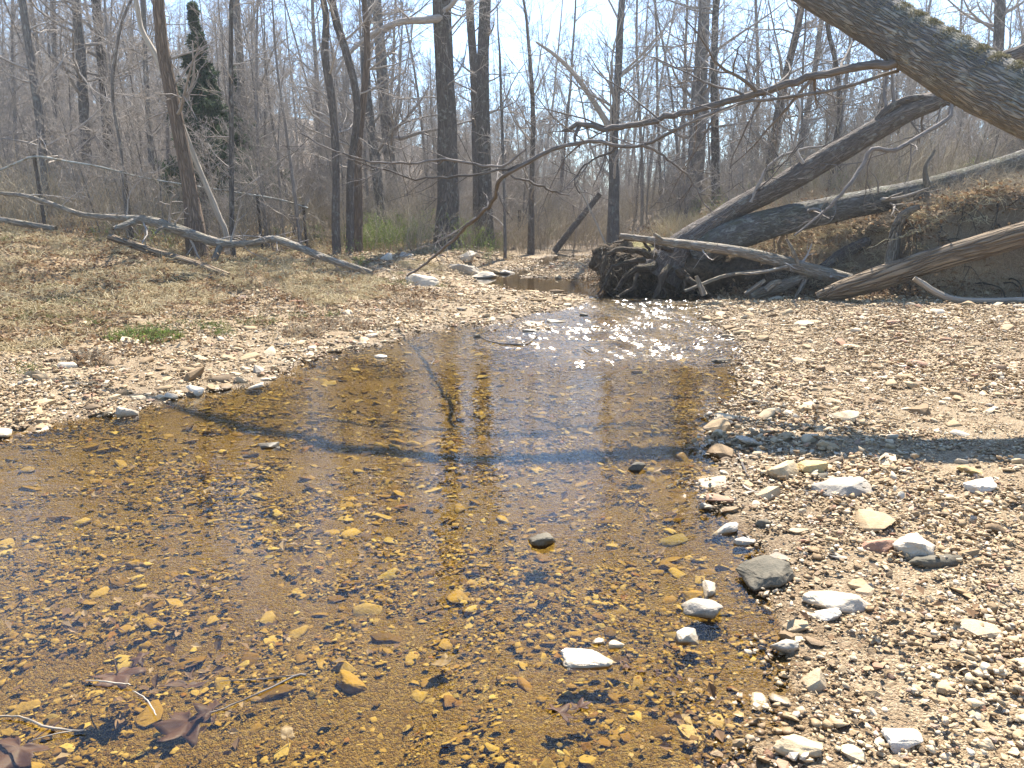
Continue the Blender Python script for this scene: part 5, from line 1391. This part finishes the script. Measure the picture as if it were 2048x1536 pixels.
def big_leaf(label, px_, py_, size, z, mat, seed, lobes=5, group=None, curl=.12):
    r = np.random.default_rng(seed)
    g = on_z(px_, py_, z)
    th = np.linspace(-2.7, 2.7, 41)
    lob = [(0, 1.0), (.28, .62), (.42, .50), (.62, .62), (.92, .92), (1.12, .60), (1.3, .42), (1.55, .5), (1.85, .66), (2.1, .42), (2.45, .3), (2.7, .18)] if lobes == 5 else [(0, 1.0), (.3, .8), (.7, .55), (1.2, .42), (1.8, .4), (2.3, .45), (2.7, .3)]
    rad = np.interp(np.abs(th), [a for a, _ in lob], [b for _, b in lob]) * (1 + r.normal(0, .09, 41))
    yaw = r.uniform(0, 6.28)
    ring = []
    for f in (.35, .7, 1.0):
        ring.append(np.stack([rad * f * np.cos(th), rad * f * np.sin(th), curl * (rad * f) ** 2 * (.4 + .6 * np.sin(th * 2 + seed)) + .05 * np.cos(th * lobes) * f], 1))
    V = np.concatenate([[[0, 0, 0]]] + ring) * size
    V[:, 2] += size * (.09 * np.sin(V[:, 0] / size * 3.1 + seed) + .07 * np.sin(V[:, 1] / size * 4.3 + 2 * seed)) ; V[:, 0] *= .72 + .2 * r.uniform()
    ca, sa = math.cos(yaw), math.sin(yaw); V[:, :2] = V[:, :2] @ np.array([[ca, sa], [-sa, ca]])
    T = [(0, 1 + i, 2 + i) for i in range(40)]; Q = []
    for k in range(2):
        o_ = 1 + k * 41
        Q += [(o_ + i, o_ + 41 + i, o_ + 42 + i, o_ + 1 + i) for i in range(40)]
    mb = MB(); mb.add(V, quads=Q, tris=T, tone=r.uniform(0, .2))
    st = np.array([[0, 0, 0], [-.5, .05, .02], [-1.0, .12, .0]]) * size; st[:, :2] = st[:, :2] @ np.array([[ca, sa], [-sa, ca]])
    tubes(mb, st, np.array([.012, .01, .008]) * size * 2, 5)
    me = mb.mesh('fallen_leaf', M[mat]); o = bpy.data.objects.new('fallen_leaf', me); COL.objects.link(o)
    o.location = g; o.rotation_euler = (r.normal(0, .15), r.normal(0, .15), 0)
    md = o.modifiers.new('thick', 'SOLIDIFY'); md.thickness = .0012
    tag(o, label, 'leaf', group)
big_leaf('dark red-brown leaf in the near water, largest of the leaf pile', 378, 1440, .13, -.06, 'maple_leaf', 3)
big_leaf('curled red leaf overlapping the largest dark leaf', 425, 1418, .09, -.03, 'maple_leaf', 4)
big_leaf('dark leaf lying beyond the long leaf stalk', 375, 1362, .10, -.06, 'maple_leaf', 5)
big_leaf('dark leaf left of the stalk under the short pale twig', 235, 1345, .11, -.06, 'maple_leaf', 6)
big_leaf('purplish leaf just above the dark left one', 285, 1318, .06, -.05, 'maple_leaf', 7)
big_leaf('dark leaf at the bottom left corner', 40, 1500, .13, -.075, 'maple_leaf', 8)
big_leaf('pale tan leaf sunk on the creek bed near the bottom middle', 893, 1318, .075, -.09, 'tan_leaf', 9, 3)
big_leaf('shiny red-brown leaf floating by the long white-grey rock', 1118, 1425, .07, .0, 'maple_leaf', 10)
big_leaf('smaller red leaf beside the shiny floating one', 1158, 1412, .05, .004, 'maple_leaf', 11)
big_leaf('tan leaf with torn edge on the bed at the bottom', 575, 1470, .05, -.09, 'tan_leaf', 12, 3)
for k in range(5):
    big_leaf('dark soggy leaf caught in the shallows by the right gravel', 1250 + 30 * k + rng.uniform(-8, 8), 1335 + 5 * k + rng.uniform(-8, 8), .024, .004, 'maple_leaf', 20 + k, 5, 'soggy leaves in the right shallows', .1)

# ------------------------------------------------------------------ haze: closed box of thin pale air round everything
mb = MB()
x0, x1, y0, y1, z0, z1 = -160, 160, -16, 200, -2.0, 52
V = [(x0, y0, z0), (x1, y0, z0), (x1, y1, z0), (x0, y1, z0), (x0, y0, z1), (x1, y0, z1), (x1, y1, z1), (x0, y1, z1)]
mb.add(np.array(V, float), quads=[(3, 2, 1, 0), (4, 5, 6, 7), (0, 1, 5, 4), (1, 2, 6, 5), (2, 3, 7, 6), (3, 0, 4, 7)])
m = bpy.data.materials.new('haze'); m.use_nodes = True; nt = m.node_tree; nt.nodes.clear()
mo = nt.nodes.new('ShaderNodeOutputMaterial'); pv = nt.nodes.new('ShaderNodeVolumePrincipled')
pv.inputs['Color'].default_value = (.84, .92, 1, 1); pv.inputs['Density'].default_value = .0010; pv.inputs['Anisotropy'].default_value = .45
nt.links.new(pv.outputs[0], mo.inputs['Volume'])
o = mb.obj('haze', m, None, False); o['kind'] = 'stuff'
tag(o, 'thin pale haze in the air between the trees', 'haze')
